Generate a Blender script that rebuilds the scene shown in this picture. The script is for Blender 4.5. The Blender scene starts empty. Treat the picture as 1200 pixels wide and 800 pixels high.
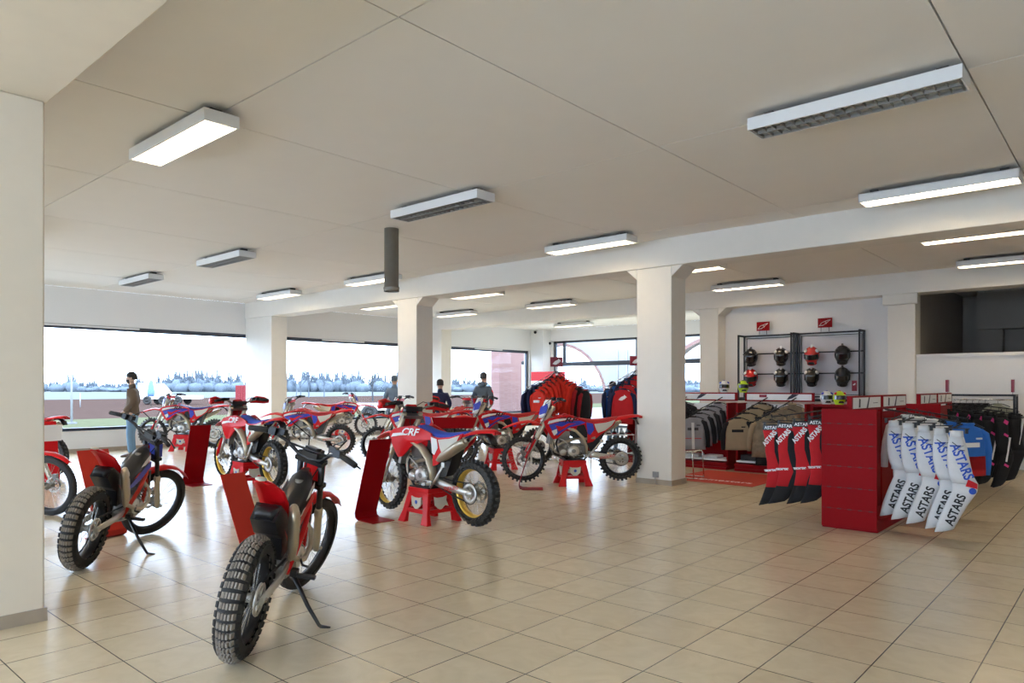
import bpy, bmesh, math, random
from mathutils import Vector, Matrix, Euler
R = math.radians
PI = math.pi
random.seed(7)
scn = bpy.context.scene
COL = scn.collection

# ------------------------------------------------------------------ camera, sky, exposure
cam_data = bpy.data.cameras.new('camera')
cam = bpy.data.objects.new('camera', cam_data)
COL.objects.link(cam)
cam.location = (0, 0, 1.54)
cam.rotation_euler = (R(90), 0, R(41.45))
cam_data.sensor_width = 36.0
cam_data.lens = 24.96
cam_data.shift_y = 53 / 1200
cam_data.clip_end = 800
scn.camera = cam
try:
    scn.view_settings.view_transform = 'Standard'
    scn.view_settings.look = 'None'
except Exception:
    pass
scn.view_settings.gamma = 1
scn.view_settings.use_curve_mapping = False
scn.view_settings.exposure = 0.74

SKY = 6.0            # overcast sky
TUBE = 9.5           # lit fluorescent lamps
world = bpy.data.worlds.new('overcast_sky')
scn.world = world
world.use_nodes = True
wn = world.node_tree.nodes
wl = world.node_tree.links
wn.clear()
wo = wn.new('ShaderNodeOutputWorld')
wb = wn.new('ShaderNodeBackground')
wr = wn.new('ShaderNodeValToRGB')
ws = wn.new('ShaderNodeSeparateXYZ')
wt = wn.new('ShaderNodeTexCoord')
wl.new(wt.outputs['Generated'], ws.inputs[0])
wl.new(ws.outputs['Z'], wr.inputs[0])
wr.color_ramp.elements[0].position = 0.0
wr.color_ramp.elements[0].color = (0.66, 0.79, 1.0, 1)
wr.color_ramp.elements[1].position = 0.35
wr.color_ramp.elements[1].color = (0.70, 0.82, 1.0, 1)
wl.new(wr.outputs[0], wb.inputs[0])
wb.inputs[1].default_value = SKY
wl.new(wb.outputs[0], wo.inputs[0])

# ------------------------------------------------------------------ materials
MATS = {}
def mat(name, col, rough=0.5, metal=0.0, emit=0.0, noise=0.0, nscale=8.0, bump=0.0, coat=0.0, trans=0.0, spec=None):
    if name in MATS:
        return MATS[name]
    m = bpy.data.materials.new(name)
    m.use_nodes = True
    nt = m.node_tree
    b = nt.nodes['Principled BSDF']
    b.inputs['Base Color'].default_value = (*col, 1)
    b.inputs['Roughness'].default_value = rough
    b.inputs['Metallic'].default_value = metal
    if spec is not None:
        b.inputs['Specular IOR Level'].default_value = spec
    if coat:
        b.inputs['Coat Weight'].default_value = coat
        b.inputs['Coat Roughness'].default_value = 0.08
    if emit:
        b.inputs['Emission Color'].default_value = (*col, 1)
        b.inputs['Emission Strength'].default_value = emit
    if trans:
        b.inputs['Transmission Weight'].default_value = trans
    tc = nt.nodes.new('ShaderNodeTexCoord')
    n = nt.nodes.new('ShaderNodeTexNoise')
    n.inputs['Scale'].default_value = nscale
    n.inputs['Detail'].default_value = 4
    nt.links.new(tc.outputs['Object'], n.inputs['Vector'])
    if noise:
        mx = nt.nodes.new('ShaderNodeMix')
        mx.data_type = 'RGBA'
        mx.inputs['A'].default_value = (*[max(0, c * (1 - noise)) for c in col], 1)
        mx.inputs['B'].default_value = (*[min(1, c * (1 + noise)) for c in col], 1)
        nt.links.new(n.outputs['Fac'], mx.inputs['Factor'])
        nt.links.new(mx.outputs['Result'], b.inputs['Base Color'])
    if bump:
        bp = nt.nodes.new('ShaderNodeBump')
        bp.inputs['Strength'].default_value = bump
        bp.inputs['Distance'].default_value = 0.01
        nt.links.new(n.outputs['Fac'], bp.inputs['Height'])
        nt.links.new(bp.outputs['Normal'], b.inputs['Normal'])
    MATS[name] = m
    return m

def brick_mat(name, c1, c2, cm, w, h, mortar, rough, off=(0, 0, 0), offset=0.5, rot=None, noise=0.0):
    m = mat(name, c1, rough)
    nt = m.node_tree
    b = nt.nodes['Principled BSDF']
    tc = [n for n in nt.nodes if n.type == 'TEX_COORD'][0]
    mp = nt.nodes.new('ShaderNodeMapping')
    mp.inputs['Location'].default_value = off
    if rot:
        mp.inputs['Rotation'].default_value = rot
    br = nt.nodes.new('ShaderNodeTexBrick')
    br.offset = offset
    br.squash = 1
    br.inputs['Scale'].default_value = 1
    br.inputs['Color1'].default_value = (*c1, 1)
    br.inputs['Color2'].default_value = (*c2, 1)
    br.inputs['Mortar'].default_value = (*cm, 1)
    br.inputs['Mortar Size'].default_value = mortar
    br.inputs['Mortar Smooth'].default_value = 0.1
    br.inputs['Bias'].default_value = 0
    br.inputs['Brick Width'].default_value = w
    br.inputs['Row Height'].default_value = h
    nt.links.new(tc.outputs['Object'], mp.inputs[0])
    nt.links.new(mp.outputs[0], br.inputs['Vector'])
    n = [x for x in nt.nodes if x.type == 'TEX_NOISE'][0]
    n.inputs['Scale'].default_value = 5
    n.inputs['Distortion'].default_value = 1.5
    mx = nt.nodes.new('ShaderNodeMix')
    mx.data_type = 'RGBA'
    mx.blend_type = 'MULTIPLY'
    mx.inputs['Factor'].default_value = noise
    nt.links.new(br.outputs['Color'], mx.inputs['A'])
    nt.links.new(n.outputs['Color'], mx.inputs['B'])
    cr = nt.nodes.new('ShaderNodeValToRGB')
    cr.color_ramp.elements[0].color = (0.75, 0.72, 0.68, 1)
    cr.color_ramp.elements[1].color = (1, 1, 1, 1)
    cr.color_ramp.elements[0].position = 0.3
    cr.color_ramp.elements[1].position = 0.65
    nt.links.new(n.outputs['Fac'], cr.inputs[0])
    nt.links.new(cr.outputs[0], mx.inputs['B'])
    nt.links.new(mx.outputs['Result'], b.inputs['Base Color'])
    return m

M_floor = brick_mat('floor_tiles', (0.66, 0.565, 0.40), (0.70, 0.605, 0.435), (0.06, 0.05, 0.04), 0.452, 0.452, 0.0035, 0.24,
                    off=(2.466 + 0.452 * 40 + 0.226 * 0, -3.804 + 0.452 * 40, 0), offset=0.0, noise=0.35)
M_floor.node_tree.nodes['Principled BSDF'].inputs['Specular IOR Level'].default_value = 0.55
M_wall = mat('wall_paint', (0.82, 0.81, 0.79), 0.75, noise=0.02, bump=0.05, nscale=30)
M_ceil = mat('ceiling_paint', (0.87, 0.83, 0.765), 0.85, noise=0.02, nscale=3)
M_conc = mat('column_paint', (0.82, 0.785, 0.71), 0.7, noise=0.03, nscale=6, bump=0.05)
M_beige = mat('beige_pillar', (0.80, 0.715, 0.58), 0.7, noise=0.04, nscale=6, bump=0.05)  # warmer beige than the other columns, for the near pillar and beam
M_gap = mat('dark_joint', (0.08, 0.07, 0.06), 0.9)
M_base = mat('baseboard_tile', (0.40, 0.33, 0.25), 0.4, noise=0.15)
M_dframe = mat('dark_window_frame', (0.05, 0.06, 0.08), 0.4)
M_lampbody = mat('lamp_housing', (0.80, 0.80, 0.78), 0.45)
M_lampglow = mat('lamp_tubes_lit', (1.0, 0.86, 0.66), 0.5, emit=TUBE)
M_tubeoff = mat('lamp_tubes_off', (0.85, 0.85, 0.82), 0.3)
M_louvre = mat('lamp_louvre', (0.42, 0.41, 0.38), 0.35, metal=0.6)
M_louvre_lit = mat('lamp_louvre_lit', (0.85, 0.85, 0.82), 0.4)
M_dark = mat('dark_paint', (0.10, 0.095, 0.09), 0.8)
M_brick = brick_mat('pink_brick', (0.20, 0.105, 0.095), (0.23, 0.13, 0.115), (0.22, 0.16, 0.15), 0.25, 0.07, 0.008, 0.9, rot=(PI / 2, 0, 0))
M_brick2 = brick_mat('pink_brick_side', (0.20, 0.105, 0.095), (0.23, 0.13, 0.115), (0.22, 0.16, 0.15), 0.07, 0.25, 0.006, 0.9, rot=(0, PI / 2, 0))
M_white = mat('white_plastic', (0.80, 0.80, 0.80), 0.4)
M_ivory = mat('ivory_plastic', (0.66, 0.62, 0.53), 0.45)
M_red = mat('red_plastic', (0.68, 0.008, 0.012), 0.32, spec=0.3)
M_orange = mat('red_orange_panel', (0.50, 0.03, 0.015), 0.45, spec=.25)
M_redpanel = mat('red_sheet_metal', (0.27, 0.001, 0.004), 0.5, spec=0.12)
M_darkred = mat('dark_red_print', (0.25, 0.01, 0.03), 0.4)
M_blue = mat('blue_plastic', (0.03, 0.05, 0.48), 0.35)
M_seatblue = mat('blue_seat_cover', (0.02, 0.06, 0.42), 0.6)
M_seatred = mat('red_seat_cover', (0.50, 0.02, 0.02), 0.6)
M_seatnavy = mat('navy_seat_cover', (0.02, 0.02, 0.16), 0.6)
M_black = mat('black_plastic', (0.012, 0.012, 0.014), 0.35)
M_blackm = mat('black_metal', (0.02, 0.02, 0.022), 0.4, metal=0.3)
M_rubber = mat('tyre_rubber', (0.022, 0.021, 0.02), 0.75)
M_knob = mat('pale_knob_rubber', (0.30, 0.265, 0.225), 0.7)  # lighter tan for the middle tread blocks of the trials tyres
M_knobk = mat('tyre_knob_rubber', (0.034, 0.033, 0.032), 0.5)
M_silver = mat('brushed_aluminium', (0.62, 0.61, 0.58), 0.35, metal=0.85)
M_steel = mat('polished_steel', (0.55, 0.54, 0.52), 0.25, metal=1.0)
M_gun = mat('engine_casting', (0.28, 0.27, 0.25), 0.45, metal=0.7, noise=0.2)
M_champ = mat('champagne_alloy', (0.56, 0.50, 0.38), 0.35, metal=0.6)
M_gold = mat('gold_alloy', (0.75, 0.50, 0.10), 0.3, metal=0.7)
M_titan = mat('titanium_muffler', (0.50, 0.44, 0.34), 0.35, metal=0.8)
M_print_w = mat('white_print', (0.85, 0.85, 0.85), 0.5)
M_print_k = mat('black_print', (0.01, 0.01, 0.01), 0.5)
M_print_b = mat('blue_print', (0.02, 0.09, 0.50), 0.5)
def cloth(name, col, noise=0.12):
    return mat(name, col, 0.9, noise=noise, nscale=11, bump=0.9)

# ------------------------------------------------------------------ mesh helpers
class MB:
    def __init__(self):
        self.v, self.f, self.mi, self.sm = [], [], [], []
    def add(self, vs, fs, mi=0, smooth=False, M=None):
        o = len(self.v)
        for p in vs:
            p = Vector(p)
            if M is not None:
                p = M @ p
            self.v.append(p)
        for f in fs:
            self.f.append([o + i for i in f])
            self.mi.append(mi)
            self.sm.append(smooth)
        return self
    def box(self, c, s, mi=0, rot=None, M=None):
        hx, hy, hz = s[0] / 2, s[1] / 2, s[2] / 2
        vs = [Vector((x, y, z)) for x in (-hx, hx) for y in (-hy, hy) for z in (-hz, hz)]
        if rot is not None:
            e = Euler(rot).to_matrix()
            vs = [e @ v for v in vs]
        vs = [v + Vector(c) for v in vs]
        return self.add(vs, [(0, 1, 3, 2), (4, 6, 7, 5), (0, 4, 5, 1), (2, 3, 7, 6), (0, 2, 6, 4), (1, 5, 7, 3)], mi, False, M)
    def ab(self, a, b, mi=0):
        return self.box([(a[i] + b[i]) / 2 for i in range(3)], [abs(b[i] - a[i]) for i in range(3)], mi)
    def tube(self, pts, r, n=8, mi=0, cap=True, smooth=True, flat=None, M=None):
        pts = [Vector(p) for p in pts]
        k = len(pts)
        rs = r if isinstance(r, (list, tuple)) else [r] * k
        vs = []
        prev = None
        for i, p in enumerate(pts):
            if i == 0: t = pts[1] - pts[0]
            elif i == k - 1: t = pts[-1] - pts[-2]
            else: t = (pts[i + 1] - pts[i]).normalized() + (pts[i] - pts[i - 1]).normalized()
            t.normalize()
            if prev is None:
                a = Vector((0, 0, 1)) if abs(t.z) < 0.9 else Vector((1, 0, 0))
                u = t.cross(a).normalized()
            else:
                u = (prev - t * prev.dot(t))
                u = u.normalized() if u.length > 1e-6 else t.orthogonal().normalized()
            prev = u
            w = t.cross(u)
            fl = flat if flat else (1, 1)
            for j in range(n):
                a = 2 * PI * j / n
                vs.append(p + u * math.cos(a) * rs[i] * fl[0] + w * math.sin(a) * rs[i] * fl[1])
        fs = []
        for i in range(k - 1):
            for j in range(n):
                fs.append((i * n + j, i * n + (j + 1) % n, (i + 1) * n + (j + 1) % n, (i + 1) * n + j))
        self.add(vs, fs, mi, smooth, M)
        if cap:
            o = len(self.v) - k * n
            self.f.append([o + j for j in range(n)][::-1]); self.mi.append(mi); self.sm.append(False)
            self.f.append([o + (k - 1) * n + j for j in range(n)]); self.mi.append(mi); self.sm.append(False)
        return self
    def lathe(self, prof, c=(0, 0, 0), axis='y', n=24, mi=0, smooth=True, closed=False, M=None, arc=None):
        # prof: (radius, offset along axis)
        vs, fs = [], []
        m = len(prof)
        full = arc is None
        a0, a1 = (0, 2 * PI) if full else arc
        cnt = n if full else n + 1
        for i in range(cnt):
            a = a0 + (a1 - a0) * i / n
            ca, sa = math.cos(a), math.sin(a)
            for r, h in prof:
                if axis == 'y': p = (r * ca, h, r * sa)
                elif axis == 'z': p = (r * ca, r * sa, h)
                else: p = (h, r * ca, r * sa)
                vs.append(Vector(p) + Vector(c))
        mm = m if closed else m - 1
        for i in range(n):
            i2 = (i + 1) % cnt
            for j in range(mm):
                j2 = (j + 1) % m
                fs.append((i * m + j, i * m + j2, i2 * m + j2, i2 * m + j))
        return self.add(vs, fs, mi, smooth, M)
    def torus(self, Rr, r, c=(0, 0, 0), axis='y', n=32, k=8, mi=0, M=None, sq=1.0, arc=None):
        prof = [(Rr + r * math.cos(2 * PI * j / k), sq * r * math.sin(2 * PI * j / k)) for j in range(k)]
        return self.lathe(prof, c, axis, n, mi, True, True, M, arc)
    def ell(self, c, s, mi=0, n=14, k=8, M=None, rot=None):
        vs, fs = [], []
        e = Euler(rot).to_matrix() if rot else None
        for i in range(k + 1):
            th = PI * i / k
            for j in range(n):
                a = 2 * PI * j / n
                p = Vector((s[0] * math.sin(th) * math.cos(a), s[1] * math.sin(th) * math.sin(a), s[2] * math.cos(th)))
                if e: p = e @ p
                vs.append(p + Vector(c))
        for i in range(k):
            for j in range(n):
                fs.append((i * n + j, (i + 1) * n + j, (i + 1) * n + (j + 1) % n, i * n + (j + 1) % n))
        return self.add(vs, fs, mi, True, M)
    def prism(self, poly, y0, y1, mi=0, plane='xz', M=None, smooth=False, bulge=None, edge=None):
        # poly in 2D -> extruded along the third axis.
        def P(u, v, w):
            return {'xz': (u, w, v), 'xy': (u, v, w), 'yz': (w, u, v)}[plane]
        n = len(poly)
        vs = [P(u, v, y0) for u, v in poly] + [P(u, v, y1) for u, v in poly]
        fs = [tuple(range(n)), tuple(range(2 * n - 1, n - 1, -1))]
        fs += [(i, i + n, (i + 1) % n + n, (i + 1) % n) for i in range(n)]
        return self.add(vs, fs, mi, smooth, M)
    def loft(self, rings, mi=0, smooth=True, cap=True, M=None):
        n = len(rings[0])
        vs = [p for r in rings for p in r]
        fs = []
        for i in range(len(rings) - 1):
            for j in range(n):
                fs.append((i * n + j, i * n + (j + 1) % n, (i + 1) * n + (j + 1) % n, (i + 1) * n + j))
        if cap:
            fs.append(tuple(range(n))[::-1])
            fs.append(tuple((len(rings) - 1) * n + j for j in range(n)))
        return self.add(vs, fs, mi, smooth, M)
    def build(self, name, mats, parent=None, loc=(0, 0, 0), bevel=0.0, subd=0):
        me = bpy.data.meshes.new(name)
        me.from_pydata([tuple(v) for v in self.v], [], self.f)
        if not isinstance(mats, (list, tuple)):
            mats = [mats]
        for m in mats:
            me.materials.append(m)
        me.polygons.foreach_set('material_index', self.mi)
        me.polygons.foreach_set('use_smooth', self.sm)
        me.update()
        bm = bmesh.new(); bm.from_mesh(me)
        bmesh.ops.recalc_face_normals(bm, faces=bm.faces)
        bm.to_mesh(me); bm.free()
        o = bpy.data.objects.new(name, me)
        COL.objects.link(o)
        o.location = loc
        if parent: o.parent = parent
        if bevel:
            b = o.modifiers.new('bevel', 'BEVEL'); b.width = bevel; b.segments = 2; b.limit_method = 'ANGLE'
            b.angle_limit = R(40)
        if subd:
            s = o.modifiers.new('sub', 'SUBSURF'); s.levels = subd; s.render_levels = subd
        return o

def tag(o, label=None, cat=None, group=None, kind=None):
    if label: o['label'] = label
    if cat: o['category'] = cat
    if group: o['group'] = group
    if kind: o['kind'] = kind
    return o
def empty(name, loc, rz=0, label=None, cat=None, group=None, scale=1.0):
    o = bpy.data.objects.new(name, None)
    COL.objects.link(o)
    o.empty_display_size = 0.1
    o.location = loc; o.rotation_euler = (0, 0, rz); o.scale = (scale,) * 3
    return tag(o, label, cat, group)
def struct(o):
    o['kind'] = 'structure'
    return o
def kids(o):
    return [c for c in COL.objects if c.parent is o]
def copy_tree(o, parent=None):
    c = o.copy(); COL.objects.link(c); c.parent = parent
    for ch in kids(o): copy_tree(ch, c)
    return c
def text(name, body, size, M, m, parent=None, ext=0.001, shear=0.0, sx=1.0, bold=0.0):
    cu = bpy.data.curves.new(name, 'FONT')
    cu.body = body; cu.size = size; cu.extrude = ext; cu.align_x = 'CENTER'; cu.align_y = 'CENTER'; cu.shear = shear
    cu.offset = bold
    t = bpy.data.objects.new(name, cu)
    COL.objects.link(t)
    dg = bpy.context.evaluated_depsgraph_get()
    me = bpy.data.meshes.new_from_object(t.evaluated_get(dg))
    bpy.data.objects.remove(t)
    me.name = name
    me.transform(M @ Matrix.Diagonal((sx, 1, 1, 1)))
    me.materials.clear(); me.materials.append(m)
    o = bpy.data.objects.new(name, me)
    COL.objects.link(o)
    if parent: o.parent = parent
    return o
ORD = ['first', 'second', 'third', 'fourth', 'fifth', 'sixth', 'seventh', 'eighth', 'ninth', 'tenth', 'eleventh', 'twelfth']

# ------------------------------------------------------------------ the room
ZC, ZB = 3.85, 3.42
XW, XE, YS, YN, YF = -18.6, 5.0, -6.0, 16.4, 22.7
b = MB(); b.ab((XW - .35, YS - .3, -.12), (XE + .3, YF + 6.5, 0)); struct(b.build('floor', M_floor))

def seams(start, step, lo, hi, extra=()):
    out = [lo]
    x = start
    while x > lo: x -= step
    x += step
    while x < hi:
        if x > lo + .05: out.append(x)
        x += step
    out.append(hi)
    return out
b = MB()
xs = seams(-0.94, 2.53, XW, XE + .1)
ys = [YS, -3.5, -0.35, 2.86, 6.06, 9.30, 12.5, 15.75, 19.0, 22.7]
for i in range(len(xs) - 1):
    for j in range(len(ys) - 1):
        g = .006
        b.ab((xs[i] + g, ys[j] + g, ZC), (xs[i + 1] - g, ys[j + 1] - g, ZC + .04), 0)
b.ab((XW - .3, YS - .3, ZC + .045), (XE + .3, YF + .3, ZC + .2), 1)
struct(b.build('ceiling', [M_ceil, M_gap]))

def column(name, x0, x1, y0, y1, haunch='', base=True, m=None):
    b = MB()
    b.ab((x0, y0, 0), (x1, y1, ZB))
    for h in haunch:
        if h == 'e':
            b.prism([(x1, ZB), (x1 + .2, ZB), (x1, ZB - .17)], y0 + .001, y1 - .001)
        if h == 'w':
            b.prism([(x0, ZB), (x0 - .2, ZB), (x0, ZB - .17)], y0 + .001, y1 - .001)
    o = struct(b.build(name, m or M_conc, bevel=.012))
    if base:
        b = MB(); b.ab((x0 - .012, y0 - .012, 0), (x1 + .012, y1 + .012, .085))
        b.build('baseboard', M_base, o)
    return o
column('trim_1', -6.05, -5.43, 9.88, 10.34, 'ew')
column('trim_2', -12.03, -11.41, 9.88, 10.34, 'ew')
column('trim_3', XW, -17.23, 9.88, 10.34, '')
column('trim_4', XW, -17.23, 16.0, 16.45, '')
column('trim_5', -8.03, -7.55, 16.0, 16.46, 'ew')
column('trim_6', -3.86, -3.36, 16.0, 16.46, '')
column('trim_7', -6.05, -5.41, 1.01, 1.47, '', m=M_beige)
def beam(n, x0, x1, y0, y1, m=None):
    b = MB(); b.ab((x0, y0, ZB), (x1, y1, ZC + .02)); return struct(b.build(n, m or M_conc, bevel=.01))
beam('trim_8', XW, XE, 9.86, 10.36)
beam('trim_9', XW, XE, 15.98, 16.48)
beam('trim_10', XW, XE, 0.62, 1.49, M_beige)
b = MB(); b.ab((-3.94, 15.9, ZB - .22), (-3.30, 16.02, ZB)); struct(b.build('trim_11', M_conc, bevel=.02))

# window wall (west) with three display windows
def wall_x(name, x0, x1, spans, y0, y1, zt, holes):
    # wall in plane x, holes = [(ya, yb, za, zb)]
    b = MB(); y = y0
    for ya, yb, za, zb in holes:
        b.ab((x0, y, 0), (x1, ya, zt)); b.ab((x0, ya, 0), (x1, yb, za)); b.ab((x0, ya, zb), (x1, yb, zt)); y = yb
    b.ab((x0, y, 0), (x1, y1, zt))
    return b
WH = [(-4.5, 0.2, .5, 3.0), (1.2, 10.15, .5, 3.0), (10.75, 15.6, .5, 3.0), (17.45, 22.15, .5, 3.0)]
struct(wall_x('w', XW - .3, XW, 0, YS, YF + .3, ZC, WH).build('wall_west', M_wall))
M_glass = bpy.data.materials.new('window_glass'); M_glass.use_nodes = True
_n = M_glass.node_tree.nodes; _l = M_glass.node_tree.links
_n.clear()
_o = _n.new('ShaderNodeOutputMaterial'); _mx = _n.new('ShaderNodeMixShader'); _t = _n.new('ShaderNodeBsdfTransparent'); _g = _n.new('ShaderNodeBsdfGlossy'); _f = _n.new('ShaderNodeFresnel')
_g.inputs['Roughness'].default_value = 0.02
_t.inputs['Color'].default_value = (0.95, 0.98, 1.0, 1)
_f.inputs['IOR'].default_value = 1.12
_l.new(_f.outputs[0], _mx.inputs[0]); _l.new(_t.outputs[0], _mx.inputs[1]); _l.new(_g.outputs[0], _mx.inputs[2]); _l.new(_mx.outputs[0], _o.inputs[0])
wi = 1
for ya, yb, za, zb in WH:
    b = MB()
    t = .07
    xa, xb = XW - .2, XW - .1
    b.ab((xa, ya, za), (xb, yb, za + t)); b.ab((xa, ya, zb - t - .03), (xb, yb, zb))
    b.ab((xa, ya, za), (xb, ya + t, zb)); b.ab((xa, yb - t, za), (xb, yb, zb))
    o = struct(b.build('window_%d' % wi, M_dframe)); wi += 1
    b = MB(); b.ab((XW - .16, ya + t, za + t), (XW - .145, yb - t, zb - t)); b.build('pane', M_glass, o)
    b = MB(); m_ = (ya + yb) / 2; w_ = (yb - ya) * .16
    b.ab((XW - .1, m_ - w_, zb - .05), (XW - .04, m_ + w_, zb - .01)); b.build('window_actuator', M_lampbody, o)
    b = MB(); b.ab((XW - .3, ya, za - .02), (XW + .03, yb, za)); b.build('window_sill', M_conc, o)
b = MB(); b.ab((XW, YS, 0), (XW + .015, 9.87, .09)); b.ab((XW, 10.36, 0), (XW + .015, 15.99, .09)); b.ab((XW, 16.47, 0), (XW + .015, YF, .09))
struct(b.build('baseboard_west', M_base))

# glazed entrance front, north-west
b = MB()
b.ab((XW, YF, 0), (-17.85, YF + .3, ZC)); b.ab((-17.85, YF, 3.38), (-7.6, YF + .3, ZC))
struct(b.build('wall_entrance', M_wall))
b = MB(); b.ab((XW, 22.2, 0), (-17.95, YF + .01, ZC), 0)
struct(b.build('trim_12', M_wall))
b = MB(); z0, z1 = 2.36, 2.53
b.ab((-17.85, YF + .1, z0), (-7.6, YF + .2, z1))
b.ab((-17.85, YF + .1, 3.30), (-7.6, YF + .2, 3.38))
b.ab((-17.85, YF + .1, 0), (-7.6, YF + .2, .08))
for x in (-17.81, -17.35, -13.95, -10.6, -7.65):
    b.ab((x - .05, YF + .1, 0 if x != -17.35 else z1), (x + .05, YF + .2, 3.38))
for x in (-12.2, -9.1):
    b.ab((x - .035, YF + .1, 0), (x + .035, YF + .19, z0))
o = struct(b.build('window_5', M_dframe))
b = MB(); b.ab((-17.8, YF + .145, .08), (-7.65, YF + .155, 3.30)); b.build('pane', M_glass, o)
# side walls
b = MB(); b.ab((-7.85, 16.46, 0), (-7.6, YF + .3, ZC)); struct(b.build('wall_hall_side', M_wall))
b = MB(); b.ab((-7.6, YN, 0), (-3.5, YN + .15, ZC)); struct(b.build('wall_north', M_wall))
b = MB(); b.ab((-3.4, 16.12, 0), (XE, 16.35, 2.15)); b.ab((-3.4, 16.08, 2.13), (XE, 16.38, 2.19)); struct(b.build('wall_north_low', M_wall))
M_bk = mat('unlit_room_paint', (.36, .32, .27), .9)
# dim room behind the opening
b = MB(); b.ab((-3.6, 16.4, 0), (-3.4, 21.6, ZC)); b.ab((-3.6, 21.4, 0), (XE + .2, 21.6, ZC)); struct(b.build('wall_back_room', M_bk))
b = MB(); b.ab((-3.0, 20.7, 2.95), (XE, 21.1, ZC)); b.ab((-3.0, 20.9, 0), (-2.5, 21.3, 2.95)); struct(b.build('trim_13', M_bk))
# east and south walls (behind and beside the camera)
b = MB(); b.ab((XE, YS, 0), (XE + .2, 21.6, ZC)); struct(b.build('wall_east', M_wall))
b = MB(); x = XW
SH = [(-17, -11.5), (-10.5, -6.5), (-5.5, 4.0)]  # unseen windows, added to bring light in from behind the camera
for xa, xb in SH:
    b.ab((x, YS - .25, 0), (xa, YS, ZC)); b.ab((xa, YS - .25, 0), (xb, YS, .5)); b.ab((xa, YS - .25, 3.0), (xb, YS, ZC)); x = xb
b.ab((x, YS - .25, 0), (XE + .2, YS, ZC)); struct(b.build('wall_south', M_wall))
for xa, xb in SH:
    b = MB()
    for a_, c_ in (((xa, .5), (xb, .57)), ((xa, 2.92), (xb, 3.0)), ((xa, .5), (xa + .07, 3.0)), ((xb - .07, .5), (xb, 3.0))):
        b.ab((a_[0], YS - .17, a_[1]), (c_[0], YS - .09, c_[1]))
    o = struct(b.build('window_%d' % (wi + 1), M_dframe)); wi += 1
    b = MB(); b.ab((xa + .07, YS - .135, .57), (xb - .07, YS - .125, 2.92)); b.build('pane', M_glass, o)

# ------------------------------------------------------------------ ceiling lamps
def make_lamp(lit):
    root = empty('ceiling_lamp', (0, 0, 0))
    L, W, H = 1.55, .30, .10
    b = MB()
    b.ab((-L / 2, -W / 2, 0), (L / 2, -W / 2 + .012, H)); b.ab((-L / 2, W / 2 - .012, 0), (L / 2, W / 2, H))
    b.ab((-L / 2, -W / 2, 0), (-L / 2 + .012, W / 2, H)); b.ab((L / 2 - .012, -W / 2, 0), (L / 2, W / 2, H))
    b.ab((-L / 2, -W / 2, H - .01), (L / 2, W / 2, H))
    b.build('housing', M_lampbody, root)
    b = MB()
    for y in (-.07, .07):
        b.tube([(-L / 2 + .05, y, .055), (L / 2 - .05, y, .055)], .014, 8)
        if lit: b.box((0, y, .068), (L - .1, .11, .004))
    b.build('tube', M_lampglow if lit else M_tubeoff, root)
    b = MB()
    n = 19
    for i in range(n + 1):
        x = -L / 2 + .03 + (L - .06) * i / n
        for y in (-.07, .07): b.box((x, y, .014), (.003 if lit else .006, .12, .026))
    for y in (-.135, -.005, .005, .135):
        b.box((0, y, .014), (L - .04, .003, .028))
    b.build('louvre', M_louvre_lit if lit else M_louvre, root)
    b = MB(); b.ab((-L / 2 + .1, -.05, H), (-L / 2 + .18, .05, H + .05)); b.ab((L / 2 - .18, -.05, H), (L / 2 - .1, .05, H + .05))
    b.ab((-L / 2 + .02, -W / 2 + .02, H), (L / 2 - .02, W / 2 - .02, H + .008)); b.build('mounting', M_gap, root)
    return root
LX = {'a': -15.55, 'b': -11.9, 'c': -6.43, 'd': -1.7, 'e': 2.6}
LX_N = {'a': 'the window-wall line', 'b': 'the second line from the windows', 'c': 'the middle line', 'd': 'the right-hand line', 'e': 'the rightmost line'}
LY = [2.80, 5.95, 9.10, 12.2, 15.05]
LIT = {(0, 'c'), (2, 'c'), (2, 'd'), (2, 'a'), (2, 'b'), (0, 'a'), (0, 'b')} | {(3, k) for k in 'abcd'} | {(4, k) for k in 'abcde'} | {(0, 'e'), (2, 'e')}
LAB = {
 (0, 'c'): 'lit twin tube ceiling lamp nearest the camera, upper left above the trials bikes',
 (1, 'c'): 'unlit louvred ceiling lamp just in front of the hanging grey pipe',
 (1, 'd'): 'large unlit louvred ceiling lamp at the upper right, its end on a ceiling joint',
 (2, 'd'): 'long lit ceiling lamp at the right edge, in front of the first beam',
 (2, 'c'): 'lit ceiling lamp against the first beam just left of the near square column',
 (2, 'b'): 'lit ceiling lamp partly behind the hanging grey pipe',
 (2, 'a'): 'small lit ceiling lamp over the beam end by the window column',
 (1, 'b'): 'unlit ceiling lamp left of centre over the gold wheeled bike',
 (1, 'a'): 'smallest unlit ceiling lamp, closest to the big left window',
 (3, 'a'): 'lit ceiling lamp seen under the first beam, left of the middle column',
 (3, 'b'): 'lit ceiling lamp under the first beam just right of the middle column',
 (3, 'c'): 'lit ceiling lamp half hidden behind the head of the near square column',
 (3, 'd'): 'lit ceiling lamp just under the first beam at the right edge',
 (4, 'a'): 'lit ceiling lamp before the second beam, beside the middle column',
 (4, 'b'): 'lit ceiling lamp before the second beam over the jacket racks',
 (4, 'c'): 'lit ceiling lamp before the second beam, left above the helmet wall',
 (4, 'd'): 'lit ceiling lamp above the dark wall opening at the right edge',
}
protoL = {True: make_lamp(True), False: make_lamp(False)}
used = set()
def place_lamp(x, y, lit, label, z=ZC - .15):
    src = protoL[lit]
    o = src if lit not in used else copy_tree(src)
    used.add(lit)
    o.location = (x, y, z)
    return tag(o, label, 'ceiling lamp', 'ceiling lamps in rows')
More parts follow.
